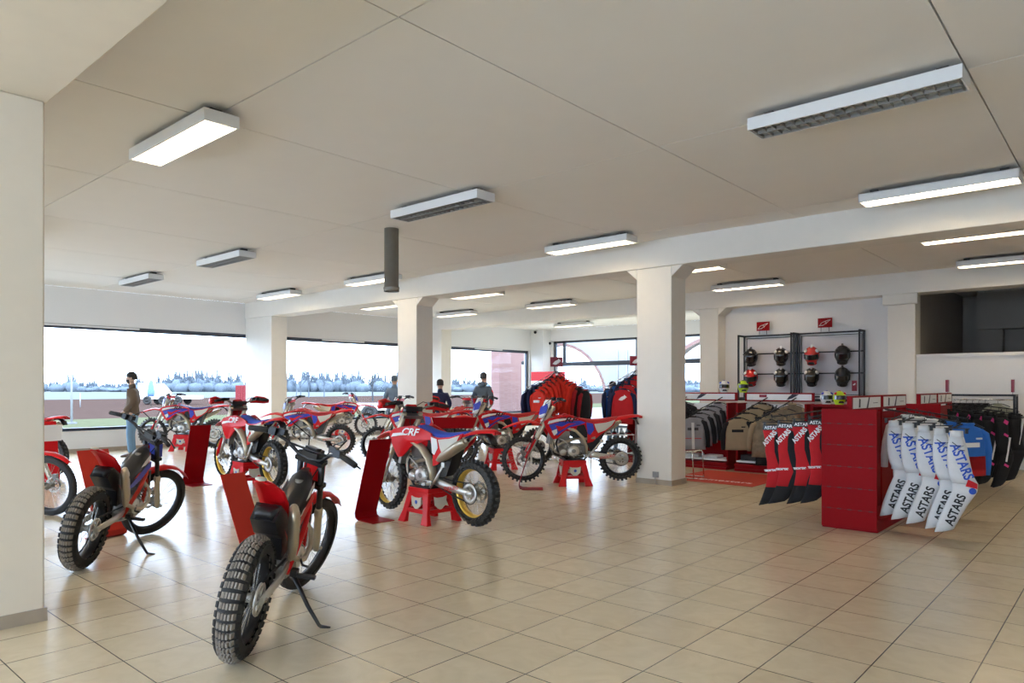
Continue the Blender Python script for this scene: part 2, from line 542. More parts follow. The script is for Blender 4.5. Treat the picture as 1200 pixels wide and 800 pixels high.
for j, y in enumerate(LY):
    for k, x in LX.items():
        if k == 'e' and j not in (0, 2): continue
        if j == 0 and k == 'd': continue
        lab = LAB.get((j, k), 'added ceiling lamp out of view on %s, row %s' % (LX_N[k], ORD[j]))  # lamps missing from the label table are unseen, added for their light
        place_lamp(x, y, (j, k) in LIT, lab)
place_lamp(-15.1, 20.4, True, 'faint lit ceiling lamp in front of the glazed entrance')
place_lamp(-2.0, 19.2, False, 'unlit ceiling lamp in the dark room behind the wall opening')
for x in (-12, -6.4, -1.7, 2.6):  # unseen row of lit lamps, added to warm the foreground
    place_lamp(x, -2.6, True, 'unseen lit ceiling lamp added behind the camera, %s' % {-12: 'nearest the windows', -6.4: 'over the middle of the shop', -1.7: 'just behind the camera', 2.6: 'nearest the right wall'}[x])
# hanging pipe
b = MB(); px_, py_ = -8.2, 6.62
b.lathe([(.095, 2.93), (.11, 2.93), (.11, 3.0), (.105, 3.0), (.105, ZC), (.095, ZC), (.095, 2.93)], (px_, py_, 0), 'z', 28)
b.lathe([(.117, 2.97), (.117, 2.99)], (px_, py_, 0), 'z', 28)
tag(b.build('ceiling_pipe', mat('galvanised_steel', (0.30, 0.285, 0.25), 0.5, metal=0.5, noise=0.25, nscale=5)), 'grey galvanised vent pipe hanging down from the ceiling', 'pipe')
# ------------------------------------------------------------------ motorcycles
def wheel_parts(root, name, hub, Rt, tw, Rr, rim_m, knobby, disc_side, disc_r, spokes=32, sprocket=0, kind='enduro'):
    # hub (x, z); Rt tyre outer radius, tw tyre width, Rr rim radius
    hx, hz = hub
    c = (hx, 0, hz)
    b = MB()
    rr = Rr - .004
    h = tw * .36
    b.lathe([(rr + .010, -h), (rr - .004, -h * .9), (rr - .014, -h * .4), (rr - .016, 0), (rr - .014, h * .4), (rr - .004, h * .9), (rr + .010, h)], c, 'y', 40)
    wheel = b.build(name, rim_m, root)
    # tyre body
    b = MB()
    th = Rt - rr
    core = Rt - ({'knobby': .024, 'trials': .014, 'smooth': .006}[knobby])
    prof = []
    for a in range(-100, 101, 25):
        t = R(a)
        prof.append((rr + (core - rr) * (0.42 + .58 * math.cos(t * .9)) if abs(a) < 95 else rr + .008, tw / 2 * math.sin(t)))
    b.lathe(prof, c, 'y', 48)
    if knobby == 'knobby':
        n = 32
        rows = [(-.40, .26, 0, .9), (0, .30, .5, 1.0), (.40, .26, 0, .9)]
        for i in range(n):
            for yy, ww, ph, hh in rows:
                a = 2 * PI * (i + ph) / n
                rad = core * 1.0 - (abs(yy) * .085) + .008
                M = Matrix.Translation(Vector(c)) @ Matrix.Rotation(-a, 4, 'Y')
                b.box((rad, yy * tw, 0), (.036, ww * tw, .028), 1, rot=(0, 0, -yy * 1.0), M=M)
            for sgn in (-1, 1):
                a = 2 * PI * (i + .5) / n
                M = Matrix.Translation(Vector(c)) @ Matrix.Rotation(-a, 4, 'Y')
                b.box((core - .032, sgn * tw * .49, 0), (.040, .020, .026), 1, rot=(0, 0, -sgn * .5), M=M)
    elif knobby == 'trials':
        n = 40
        for i in range(n):
            for q in range(-3, 4):
                if True:
                    a = 2 * PI * (i + (0.5 if q % 2 else 0) * 0) / n
                    yy = q / 6.4
                    rad = core - abs(yy) ** 2 * .12 + .003
                    M = Matrix.Translation(Vector(c)) @ Matrix.Rotation(-a, 4, 'Y')
                    b.box((rad, yy * tw, 0), (.022, tw * .085, .030), 0 if abs(q) == 3 else 1, rot=(0, 0, -yy * 1.5), M=M)
    else:
        n = 60
        for i in range(n):
            a = 2 * PI * i / n
            M = Matrix.Translation(Vector(c)) @ Matrix.Rotation(-a, 4, 'Y')
            for yy in (-.30, -.1, .1, .30):
                b.box((core - .002 - abs(yy) * .03, yy * tw, 0), (.012, tw * .15, .026), 0, rot=(0, 0, -yy * 1.2), M=M)
    b.build('tyre', [M_rubber, M_knob if knobby == 'trials' else M_knobk], wheel)
    # spokes
    b = MB()
    for i in range(spokes):
        a = 2 * PI * i / spokes
        sy = .03 if i % 2 else -.03
        da = .28 if (i // 2) % 2 else -.28
        p0 = (hx + .035 * math.cos(a + da * 2), sy, hz + .035 * math.sin(a + da * 2))
        p1 = (hx + (rr - .012) * math.cos(a), sy * .15, hz + (rr - .012) * math.sin(a))
        b.tube([p0, p1], .0019, 4, cap=False)
    b.build('spokes', M_steel, wheel)
    b = MB()
    b.lathe([(.008, -.06), (.022, -.06), (.024, -.045), (.042, -.038), (.042, -.028), (.026, -.02), (.026, .02), (.042, .028), (.042, .038), (.024, .045), (.022, .06), (.008, .06)], c, 'y', 18)
    b.build('hub', M_gun, wheel)
    b = MB()
    y = disc_side * .062
    k = 24
    outer = [((disc_r * (1 + .05 * math.cos(9 * 2 * PI * i / (k * 3)))), i) for i in range(k * 3)]
    vs = []; fs = []
    m_ = len(outer)
    for r_, i in outer:
        a = 2 * PI * i / m_
        for yy in (-.002, .002):
            vs.append((hx + r_ * math.cos(a), y + yy, hz + r_ * math.sin(a)))
            vs.append((hx + disc_r * .74 * math.cos(a), y + yy, hz + disc_r * .74 * math.sin(a)))
    for i in range(m_):
        j = (i + 1) % m_
        A, B_ = 4 * i, 4 * j
        fs += [(A, B_, B_ + 1, A + 1), (A + 2, A + 3, B_ + 3, B_ + 2), (A, A + 2, B_ + 2, B_), (A + 1, B_ + 1, B_ + 3, A + 3)]
    b.add(vs, fs)
    for i in range(6):
        a = 2 * PI * i / 6
        b.tube([(hx + .03 * math.cos(a), y, hz + .03 * math.sin(a)), (hx + disc_r * .78 * math.cos(a + .25), y, hz + disc_r * .78 * math.sin(a + .25))], .006, 5)
    b.build('brake_disc', M_steel, wheel)
    return wheel

def graphic(root, name, poly, yf, mt, th=.0015, side=1, nudge=0.0):
    # poly in xz, laid on a surface whose y is yf(x, z)
    b = MB()
    n = len(poly)
    v0 = [(x, side * (yf(x, z) + .001 + nudge), z) for x, z in poly]
    v1 = [(x, side * (yf(x, z) + .001 + th + nudge), z) for x, z in poly]
    b.add(v0 + v1, [tuple(range(n)), tuple(range(2 * n - 1, n - 1, -1))] + [(i, i + n, (i + 1) % n + n, (i + 1) % n) for i in range(n)])
    return b.build(name, mt, root)

def shell(b, poly, yf, th, side=1, mi=0):
    n = len(poly)
    v0 = [(x, side * yf(x, z), z) for x, z in poly]
    v1 = [(x, side * (yf(x, z) - th), z) for x, z in poly]
    cx = sum(p[0] for p in poly) / n; cz = sum(p[1] for p in poly) / n
    vs = v0 + v1 + [(cx, side * (yf(cx, cz) + .006), cz), (cx, side * (yf(cx, cz) - th), cz)]
    fs = []
    for i in range(n):
        j = (i + 1) % n
        fs += [(i, j, 2 * n), (i + n, 2 * n + 1, j + n), (i, i + n, j + n, j)]
    b.add(vs, fs, mi)

def curve_sheet(b, spine, widths, th, arch=.25, k=7, mi=0):
    # fender: spine [(x,z)], half widths; arched cross-section
    rings = []
    for (x, z), w in zip(spine, widths):
        ring = []
        for i in range(k):
            t = -1 + 2 * i / (k - 1)
            ring.append((x, t * w, z - arch * w * t * t))
        for i in range(k - 1, -1, -1):
            t = -1 + 2 * i / (k - 1)
            ring.append((x, t * w, z - arch * w * t * t - th))
        rings.append(ring)
    b.loft(rings, mi, True)

WING = [(0, .12), (.30, .0), (.56, .08), (.50, .20), (.72, .20), (.66, .33), (.86, .36), (.78, .49), (1.0, .56), (.88, .74), (.66, 1.0), (.62, .78), (.42, .70), (.24, .52), (.10, .32)]

def make_enduro(rim='silver', seat='red', blueg=True, stand='none', guards=False, mask='white', muffler='left'):
    root = empty('enduro_motorcycle', (0, 0, 0))
    rim_m = {'gold': M_gold, 'black': M_blackm, 'silver': M_silver}[rim]
    seat_m = {'red': M_seatred, 'blue': M_seatblue, 'navy': M_seatnavy}[seat]
    fx, fz, rx, rz = .745, .350, -.735, .338
    wheel_parts(root, 'front_wheel', (fx, fz), .352, .085, .278, rim_m, 'knobby', 1, .125, 36)
    wheel_parts(root, 'rear_wheel', (rx, rz), .340, .118, .243, rim_m, 'knobby', -1, .112, 36)
    # fork
    ax = Vector((-.462, 0, .887))
    o_ = Vector((fx - .028, 0, fz))
    def fk(t, y, f=0): return tuple(o_ + ax * t + Vector((f, y, 0)))
    b = MB()
    for y in (-.105, .105):
        b.tube([fk(.34, y), fk(.36, y), fk(.60, y), fk(.88, y)], [.026, .028, .029, .029], 12)
    fo = b.build('fork', M_champ, root)
    b = MB()
    for y in (-.105, .105):
        b.tube([fk(0, y), fk(.36, y)], .022, 10)
        b.tube([fk(-.03, y, .0), fk(.06, y, .01)], .030, 10)
    b.build('fork_slider', M_silver, fo)
    b = MB()
    for y in (-.105, .105):
        b.tube([fk(.02, y * 1.22, .03), fk(.12, y * 1.24, .028), fk(.33, y * 1.2, .02)], [.026, .034, .026], 8, flat=(1.0, .55))
    b.build('fork_guard', M_red, fo)
    b = MB()
    for t in (.62, .84):
        p = Vector(fk(t, 0))
        b.box(p, (.075, .26, .035), rot=(0, -R(27.5), 0))
    b.build('triple_clamp', M_gun, fo)
    b = MB()
    b.box((fx + .03, .10, fz + .10), (.05, .04, .09), rot=(0, .5, 0)); b.build('brake_caliper', M_gun, fo)
    # axle
    b = MB()
    b.tube([(fx, -.13, fz), (fx, .13, fz)], .014, 10)
    b.build('axle', M_steel, fo)
    b = MB(); b.tube([(rx, -.13, rz), (rx, .13, rz)], .014, 10)
    b.build('rear_axle', M_steel, root)
    # front fender
    b = MB()
    sp = [(.37, .80), (.46, .855), (.56, .905), (.67, .925), (.79, .910), (.90, .878), (1.00, .840), (1.06, .812)]
    curve_sheet(b, sp, [.05, .07, .085, .09, .084, .072, .054, .022], .007, .35)
    b.build('front_fender', M_red, root)
    # handlebar
    b = MB()
    hb = [(.20, -.405, 1.215), (.225, -.28, 1.235), (.27, -.16, 1.205), (.315, -.09, 1.165), (.32, 0, 1.16), (.315, .09, 1.165), (.27, .16, 1.205), (.225, .28, 1.235), (.20, .405, 1.215)]
    b.tube(hb, .0125, 8)
    h = b.build('handlebar', M_black if rim != 'gold' else M_gun, root)
    for s in (-1, 1):
        b = MB(); b.tube([(.198, s * .41, 1.215), (.222, s * .285, 1.235)], .0185, 10)
        b.build('grip', M_rubber, h)
    b = MB(); b.box((.31, 0, 1.175), (.06, .22, .055)); b.build('bar_pad', M_red if not guards else M_black, h)
    for s in (-1, 1):
        b = MB()
        b.tube([(.262, s * .25, 1.228), (.30, s * .30, 1.215), (.262, s * .43, 1.190)], [.009, .008, .006], 6)
        b.box((.235, s * .255, 1.235), (.05, .045, .05)); b.box((.26, s * .20, 1.24), (.045, .05, .035))
        b.build('lever', M_blackm, h)
    b = MB()
    for s, e_ in ((-1, .05), (1, .09)):
        b.tube([(.27, s * .24, 1.225), (.36, s * .19, 1.25), (.43, s * .08, 1.17), (.42, s * e_, 1.02), (.35, s * .05, .86)], .005, 5)
    b.tube([(.42, .10, 1.00), (.55, .12, .80), (.64, .13, .60), (.72, .115, .42)], .005, 5)
    b.build('cable', M_black, root)
    b = MB()
    b.lathe([(.0, .02), (.03, .02), (.033, -.03), (0, -.03)], (.40, 0, 1.13), 'x', 12)
    b.box((.36, .04, 1.16), (.06, .09, .04)); b.box((.39, -.07, 1.12), (.05, .04, .05)); b.box((.40, .08, 1.10), (.05, .03, .04))
    b.build('instrument', M_black, root)
    if guards:
        for s in (-1, 1):
            b = MB()
            b.tube([(.24, s * .44, 1.20), (.34, s * .42, 1.21), (.39, s * .32, 1.225), (.36, s * .20, 1.20)], [.02, .036, .040, .022], 8, flat=(.5, 1.4))
            b.build('hand_guard', M_red, root)
    # front mask
    b = MB()
    rings = []
    for z, x, w, d in ((.95, .52, .06, .03), (1.01, .505, .095, .035), (1.10, .47, .11, .035), (1.18, .435, .10, .03), (1.225, .415, .06, .02)):
        rings.append([(x - abs(t) ** 2 * .07, t * w, z) for t in (-1, -.6, -.2, .2, .6, 1)] + [(x - abs(t) ** 2 * .07 - d * .5, t * w * .95, z) for t in (1, .6, .2, -.2, -.6, -1)])
    b.loft(rings)
    mk = b.build('headlight_mask' if guards else 'number_plate', M_red if mask == 'red' else M_white, root)
    if guards:
        b = MB(); b.ell((.50, 0, 1.05), (.025, .065, .05)); b.build('headlight', M_steel, mk)
    else:
        b = MB()
        for s in (-1, 1):
            b.add([(.50, s * .03, 1.0), (.425, s * .098, 1.03), (.395, s * .112, 1.11), (.40, s * .09, 1.17), (.475, s * .03, 1.11), (.51, s * .03, 1.0), (.435, s * .104, 1.03), (.405, s * .118, 1.11), (.41, s * .095, 1.17), (.485, s * .03, 1.11)], [(0, 1, 2, 3, 4), (9, 8, 7, 6, 5), (0, 5, 6, 1), (1, 6, 7, 2), (2, 7, 8, 3), (3, 8, 9, 4), (4, 9, 5, 0)])
        b.build('plate_graphic', M_blue if blueg else M_red, mk)
    # tank, radiators, shrouds
    b = MB()
    rings = []
    for x, zt, zb, w in ((.27, .96, .72, .055), (.20, .995, .70, .085), (.08, 1.0, .70, .10), (-.04, .96, .72, .085), (-.10, .93, .78, .05)):
        n = 12; zc = (zt + zb) / 2; hh = (zt - zb) / 2
        rings.append([(x, w * math.cos(2 * PI * i / n), zc + hh * math.sin(2 * PI * i / n)) for i in range(n)])
    b.loft(rings); b.lathe([(0, 1.0), (.028, 1.0), (.03, .985), (.03, .96)], (.12, 0, .02), 'z', 12)
    b.build('fuel_tank', M_red if seat != 'blue' else M_red, root)
    b = MB()
    for s in (-1, 1): b.box((.335, s * .085, .69), (.045, .11, .25), rot=(0, -.25, 0))
    b.build('radiator', M_gun, root)
    def ysh(x, z): return .105 + .075 * max(0, min(1, (x + .12) / .45)) + .015 * math.sin((z - .6) * 6)
    shp = [(.475, .905), (.40, .955), (.25, .985), (.10, 1.0), (-.05, .96), (-.16, .925), (-.19, .86), (-.06, .84), (.05, .80), (.13, .775), (.20, .715), (.27, .655), (.33, .645), (.375, .70), (.435, .80)]
    b = MB()
    for s in (-1, 1): shell(b, shp, ysh, .02, s)
    sh = b.build('radiator_shroud', M_red, root)
    for s in (-1, 1):
        if blueg:
            graphic(sh, 'blue_graphic', [(.40, .86), (.22, .90), (.05, .915), (-.10, .915), (-.17, .885), (-.06, .85), (.06, .825), (.15, .785), (.22, .74), (.27, .70), (.33, .74)], ysh, M_blue, side=s, nudge=.008)
            graphic(sh, 'white_graphic', [(.42, .87), (.30, .90), (.10, .935), (-.06, .93), (.05, .955), (.28, .945), (.40, .915)], ysh, M_print_w, side=s, nudge=.009)
            graphic(sh, 'red_flash', [(.30, .85), (.20, .83), (.10, .88), (-.02, .875), (.08, .85), (.17, .80), (.25, .76)], ysh, M_red, side=s, nudge=.011)
            graphic(sh, 'small_white_graphic', [(.36, .77), (.28, .80), (.27, .74), (.32, .70)], ysh, M_print_w, side=s, nudge=.011)
        else:
            graphic(sh, 'white_graphic', [(.43, .865), (.30, .885), (.16, .90), (.26, .92), (.40, .905)], ysh, M_print_w, side=s, nudge=.008)
        T = Matrix.Translation((.14, s * (ysh(.14, .93) + .014), .928)) @ Matrix.Rotation(PI / 2 if s < 0 else -PI / 2, 4, 'X')
        if s > 0: T = Matrix.Translation((.14, ysh(.14, .93) + .016, .928)) @ Matrix.Rotation(PI, 4, 'Z') @ Matrix.Rotation(PI / 2, 4, 'X')
        T = T @ Matrix.Rotation(-.22 * s if s < 0 else .22, 4, 'Z') if False else T
        text('lettering', 'CRF', .11, T, M_print_w if not blueg else M_black, sh, .002, shear=.4, sx=1.5, bold=.002)
    # seat
    b = MB()
    rings = []
    for x, zt, zb, w in ((.16, 1.0, .93, .045), (.08, 1.0, .90, .07), (-.08, .955, .86, .075), (-.25, .93, .85, .085), (-.42, .935, .865, .085), (-.58, .955, .89, .075), (-.68, .965, .92, .05)):
        rings.append([(x, -w, zb), (x, -w * .98, zt - .02), (x, -w * .7, zt), (x, 0, zt + .006), (x, w * .7, zt), (x, w * .98, zt - .02), (x, w, zb), (x, 0, zb - .005)])
    b.loft(rings)
    st = b.build('seat', seat_m, root)
    def ysd(x, z): return .105 + .02 * math.sin((x + .7) * 4)
    b = MB()
    for s in (-1, 1): shell(b, [(-.14, .90), (-.30, .885), (-.48, .90), (-.66, .945), (-.60, .84), (-.50, .77), (-.38, .69), (-.28, .60), (-.20, .58), (-.20, .74)], ysd, .018, s)
    sp_ = b.build('side_panel', M_red, root)
    for s in (-1, 1):
        graphic(sp_, 'number_field', [(-.30, .865), (-.48, .885), (-.63, .925), (-.57, .84), (-.47, .77), (-.36, .73), (-.33, .78)], ysd, M_ivory, side=s, nudge=.008)
        graphic(sp_, 'side_graphic', [(-.18, .89), (-.28, .87), (-.30, .78), (-.24, .70), (-.20, .72)], ysd, M_blue if blueg else M_print_w, side=s, nudge=.008)
    # rear fender
    b = MB()
    curve_sheet(b, [(-.44, .905), (-.60, .945), (-.75, .980), (-.90, 1.000), (-1.0, 1.0), (-1.06, .985)], [.085, .095, .092, .085, .07, .04], .008, .45)
    rf = b.build('rear_fender', M_red, root)
    b = MB(); curve_sheet(b, [(-.84, .955), (-.93, .95), (-.985, .92), (-1.02, .86)], [.05, .05, .05, .045], .012, .1); b.build('plate_holder', M_black, rf)
    b = MB(); b.box((-1.055, 0, .96), (.03, .09, .03)); b.build('tail_light', mat('tail_lens', (.5, .01, .01), .2), rf)
    # frame
    b = MB()
    for s in (-1, 1):
        b.tube([(.33, s * .03, .93), (.25, s * .08, .86), (.12, s * .115, .82), (-.02, s * .125, .765), (-.13, s * .12, .66), (-.185, s * .11, .53), (-.19, s * .10, .41)], [.034, .042, .044, .042, .042, .044, .04], 8, flat=(1.2, .55))
        b.tube([(.34, s * .02, .84), (.34, s * .045, .66), (.31, s * .06, .48), (.20, s * .075, .385), (-.05, s * .08, .365), (-.20, s * .09, .41)], .019, 8)
        b.tube([(-.16, s * .06, .60), (-.40, s * .07, .74), (-.66, s * .07, .92)], .012, 6)
        b.tube([(-.05, s * .06, .78), (-.35, s * .06, .86), (-.70, s * .06, .93)], .012, 6)
    b.tube([(.36, 0, .80), (.30, 0, .97)], .04, 12)
    b.build('frame', M_champ if rim == 'gold' else M_champ, root)
    # black air box and rear mud flap
    b = MB()
    b.prism([(.16, .80), (.06, .86), (-.12, .86), (-.40, .86), (-.58, .90), (-.50, .78), (-.42, .60), (-.36, .48), (-.26, .46), (-.20, .60), (-.02, .66), (.10, .70)], -.072, .072)
    b.build('air_box', M_black, root)
    # engine
    b = MB()
    E0 = len(b.v)
    b.lathe([(0, -.125), (.07, -.125), (.095, -.115), (.105, -.09), (.115, -.06), (.115, .06), (.105, .09), (.095, .115), (.07, .125), (0, .125)], (-.01, 0, .42), 'y', 22)
    b.lathe([(0, -.12), (.05, -.12), (.07, -.10), (.085, -.06), (.085, .06), (.07, .10), (.05, .12), (0, .12)], (.13, 0, .40), 'y', 20)
    b.lathe([(0, -.10), (.055, -.10), (.07, -.08), (.07, .08), (.055, .10), (0, .10)], (-.13, 0, .44), 'y', 16)
    b.prism([(-.10, .33), (.18, .32), (.20, .42), (.10, .52), (-.12, .53), (-.17, .42)], -.085, .085)
    b.box((.09, 0, .56), (.14, .13, .16), rot=(0, .15, 0))
    for i in range(6): b.box((.095 + i * .004, 0, .505 + i * .025), (.17, .16, .008), rot=(0, .15, 0))
    b.box((.115, 0, .69), (.16, .15, .11), rot=(0, .15, 0)); b.box((.12, 0, .75), (.12, .12, .03), rot=(0, .15, 0))
    b.tube([(-.02, 0, .62), (-.10, 0, .68), (-.16, 0, .74)], .03, 10)
    for v in b.v: v.z = .365 + (v.z - .32) * .98; v.x = .02 + v.x * 1.12
    e = b.build('engine', M_gun, root, bevel=.004)
    for s in (-1, 1):
        b = MB()
        b.lathe([(.03, s * .128), (.075, s * .128), (.08, s * .118)], (-.01, 0, .42), 'y', 20)
        for i in range(8):
            a = i * PI / 4
            b.lathe([(0, s * .135), (.008, s * .135), (.008, s * .11)], (-.01 + .098 * math.cos(a), 0, .42 + .098 * math.sin(a)), 'y', 6)
        b.lathe([(0, s * .127), (.045, s * .127), (.05, s * .11)], (.13, 0, .40), 'y', 16)
        b.tube([(.04, s * .10, .50), (.12, s * .115, .58), (.20, s * .10, .62)], .010, 6)
        for v in b.v: v.z = .365 + (v.z - .32) * .98; v.x = .02 + v.x * 1.12
        b.build('engine_cover', M_silver, e)
    b = MB(); b.tube([(.24, .07, .66), (.27, .085, .58), (.24, .10, .46), (.10, .125, .33)], .012, 6); b.build('water_hose', M_black, e)
    # skid plate
    b = MB(); curve_sheet(b, [(.33, .50), (.30, .41), (.18, .358), (-.02, .345), (-.20, .365)], [.06, .10, .115, .115, .10], .012, -.35)
    b.build('skid_plate', M_black, root)
    # header + muffler
    b = MB()
    hs = [(.19, .03, .70), (.29, .04, .67), (.31, .05, .60), (.24, .06, .55), (.14, .075, .60), (-.05, .07, .64), (-.20, .09, .64), (-.32, .125, .66)]
    b.tube(hs, .020, 10)
    sides = (1,) if muffler == 'left' else ((-1,) if muffler == 'right' else (1, -1))
    if -1 in sides: b.tube([(x, -y, z) for x, y, z in hs], .020, 10)
    ex = b.build('exhaust_pipe', M_titan, root)
    b = MB()
    for s in sides:
        b.tube([(-.30, s * .125, .65), (-.35, s * .13, .67), (-.40, s * .135, .695), (-.66, s * .15, .825), (-.73, s * .15, .86), (-.76, s * .15, .872)], [.026, .045, .056, .060, .052, .034], 14, flat=(1.15, .85))
        b.tube([(-.755, s * .15, .87), (-.79, s * .15, .888)], [.03, .024], 12)
    b.build('muffler', M_titan, ex)
    b = MB()
    for s in sides: b.tube([(-.78, s * .15, .883), (-.795, s * .15, .890)], .019, 10)
    b.build('muffler_outlet', M_black, ex)
    # swingarm, shock, chain
    b = MB()
    for s in (-1, 1):
        b.tube([(-.18, s * .085, .42), (-.32, s * .10, .40), (-.55, s * .105, .365), (-.80, s * .105, .335)], [.04, .042, .034, .028], 8, flat=(.5, 1.1))
    b.box((-.30, 0, .40), (.10, .20, .06))
    sw = b.build('swingarm', M_silver, root)
    for s in (1, -1):
        Tm = Matrix.Translation((-.50, s * .128, .372)) @ (Matrix.Rotation(PI, 4, 'Z') if s > 0 else Matrix.Identity(4)) @ Matrix.Rotation(PI / 2, 4, 'X') @ Matrix.Rotation(R(8) * s * 1.0 if s < 0 else R(-8) * -1, 4, 'Z')
        text('lettering', 'ENDURO', .055, Matrix.Translation((0, 0, 0)) @ Tm, M_red, sw, .001, shear=.2)
    b = MB()
    b.tube([(-.20, 0, .76), (-.24, 0, .46)], .030, 10)
    b.build('shock', M_seatred, root)
    b = MB()
    b.lathe([(.062, .083), (.062, .075), (.106, .075), (.106, .083)], (rx, 0, rz), 'y', 36, closed=True)
    b.lathe([(.022, .083), (.022, .075), (.04, .075), (.04, .083)], (rx, 0, rz), 'y', 18, closed=True)
    for i in range(8):
        a = i * PI / 4
        b.tube([(rx + .03 * math.cos(a), .075, rz + .03 * math.sin(a)), (rx + .092 * math.cos(a), .075, rz + .092 * math.sin(a))], .008, 5)
    b.build('sprocket', M_silver, root)
    b = MB()
    for dz in (1, -1):
        b.tube([(rx, .075, rz + dz * .1), (-.45, .075, .37 + dz * .075), (-.15, .075, .43 + dz * .04)], .009, 6, flat=(1, .8))
    b.torus(.108, .005, (rx, .079, rz), 'y', 30, 6)
    b.build('chain', M_blackm, root)
    for s in (-1, 1):
        b = MB(); b.box((-.17, s * .175, .395), (.05, .11, .025)); b.box((-.17, s * .13, .40), (.07, .04, .05)); b.build('footpeg', M_steel, root)
    b = MB()
    b.tube([(-.12, .12, .42), (.02, .15, .40)], .007, 6); b.tube([(-.1, -.12, .36), (.05, -.15, .36)], .007, 6)
    b.tube([(.02, .14, .40), (.03, .18, .40)], .009, 6)
    b.build('foot_lever', M_steel, root)
    b = MB()
    if stand == 'side':
        b.tube([(-.10, .12, .36), (-.06, .26, .02)], [.014, .012], 8); b.box((-.06, .27, .0), (.07, .05, .012))
    else:
        b.tube([(-.15, .12, .34), (-.28, .135, .46), (-.40, .15, .60)], [.012, .015, .013], 8, flat=(1, 1.1)); b.box((-.41, .15, .61), (.05, .02, .05))
    b.build('side_stand', M_silver, root)
    return root

def make_trial(style='red'):
    root = empty('trials_motorcycle', (0, 0, 0))
    body = M_red if style == 'red' else M_blue
    fx, fz, rx, rz = .665, .345, -.655, .335
    wheel_parts(root, 'front_wheel', (fx, fz), .347, .078, .280, M_blackm if style != 'red' else M_blackm, 'smooth', 1, .095, 32)
    wheel_parts(root, 'rear_wheel', (rx, rz), .338, .120, .235, M_blackm, 'trials', -1, .085, 32)
    ax = Vector((-.40, 0, .9165)); o_ = Vector((fx - .03, 0, fz))
    def fk(t, y, f=0): return tuple(o_ + ax * t + Vector((f, y, 0)))
    b = MB()
    for y in (-.085, .085): b.tube([fk(.30, y), fk(.74, y)], .021, 10)
    fo = b.build('fork', M_black, root)
    b = MB()
    for y in (-.085, .085):
        b.tube([fk(-.02, y), fk(.05, y), fk(.30, y), fk(.34, y)], [.02, .027, .027, .024], 10)
        b.box(fk(.30, y), (.05, .04, .05), rot=(0, -.4, 0))
    b.build('fork_slider', M_champ, fo)
    b = MB()
    for t in (.52, .70): b.box(fk(t, 0), (.07, .215, .03), rot=(0, -.41, 0))
    b.build('triple_clamp', M_black, fo)
    b = MB(); b.box((fx + .02, .075, fz + .085), (.05, .035, .07)); b.build('brake_caliper', M_gun, fo)
    b = MB(); b.tube([(fx, -.11, fz), (fx, .11, fz)], .013, 10); b.build('axle', M_steel, fo)
    b = MB(); b.tube([(rx, -.11, rz), (rx, .11, rz)], .013, 10); b.build('rear_axle', M_steel, root)
    # fenders
    b = MB()
    sp = [(fx + .395 * math.cos(R(a)), fz + .395 * math.sin(R(a))) for a in (146, 130, 112, 95, 78, 60, 44)]
    curve_sheet(b, sp, [.03, .045, .05, .05, .05, .045, .03], .006, .4)
    b.build('front_fender', M_red, root)
    b = MB()
    curve_sheet(b, [(-.20, .62), (-.29, .74), (-.40, .85), (-.52, .93), (-.65, .975), (-.74, .985)], [.06, .075, .085, .08, .06, .03], .008, .35)
    rf = b.build('rear_fender', M_red, root)
    b = MB()
    curve_sheet(b, [(-.22, .60), (-.31, .70), (-.41, .78), (-.50, .82), (-.58, .80)], [.055, .065, .07, .068, .05], .05, .15)
    b.prism([(-.16, .50), (-.20, .64), (-.32, .74), (-.50, .82), (-.58, .74), (-.46, .64), (-.36, .60), (-.30, .46)], -.07, .07)
    b.build('mud_guard', M_black, rf)
    b = MB(); b.ell((-.74, 0, .992), (.035, .03, .012)); b.build('fender_tip', M_ivory, rf)
    # body / tank cover
    b = MB()
    rings = []
    for x, zt, zb, w in ((.34, .93, .80, .035), (.24, .91, .72, .075), (.10, .83, .62, .085), (-.06, .745, .56, .08), (-.20, .67, .52, .06), (-.28, .65, .55, .04)):
        rings.append([(x, -w * .6, zb), (x, -w, zb + .04), (x, -w * .9, zt - .03), (x, -w * .4, zt), (x, w * .4, zt), (x, w * .9, zt - .03), (x, w, zb + .04), (x, w * .6, zb)])
    b.loft(rings)
    tk = b.build('tank_cover', M_black, root)
    def yb(x, z): return .087
    for s in (-1, 1):
        graphic(tk, 'side_graphic', [(.26, .80), (.10, .73), (-.05, .66), (-.22, .58), (-.05, .60), (.12, .66), (.28, .74)], yb, body, side=s)
        graphic(tk, 'side_graphic', [(.22, .86), (.12, .81), (.05, .76), (.14, .77), (.24, .82)], yb, M_print_w, side=s)
        graphic(tk, 'side_graphic', [(.0, .71), (-.08, .67), (-.02, .68), (.05, .72)], yb, M_red if style != 'red' else M_print_w, side=s, nudge=.002)
    b = MB(); b.lathe([(0, .93), (.026, .93), (.028, .90)], (.16, 0, -.06), 'z', 12); b.build('fuel_cap', M_gun, tk)
    # frame
    b = MB()
    for s in (-1, 1):
        b.tube([(.33, s * .03, .86), (.20, s * .085, .68), (.05, s * .10, .56), (-.10, s * .10, .46), (-.20, s * .09, .36)], .018, 8)
        b.tube([(.34, s * .03, .78), (.30, s * .06, .56), (.24, s * .075, .40)], .018, 8)
        b.tube([(-.12, s * .07, .50), (-.35, s * .06, .66), (-.55, s * .05, .74)], .010, 6)
    b.tube([(.39, 0, .74), (.32, 0, .92)], .032, 10)
    b.build('frame', M_red if style == 'red' else M_orange, root)
    b = MB()
    b.lathe([(0, -.12), (.06, -.12), (.09, -.10), (.10, -.05), (.10, .05), (.09, .10), (.06, .12), (0, .12)], (-.02, 0, .42), 'y', 20)
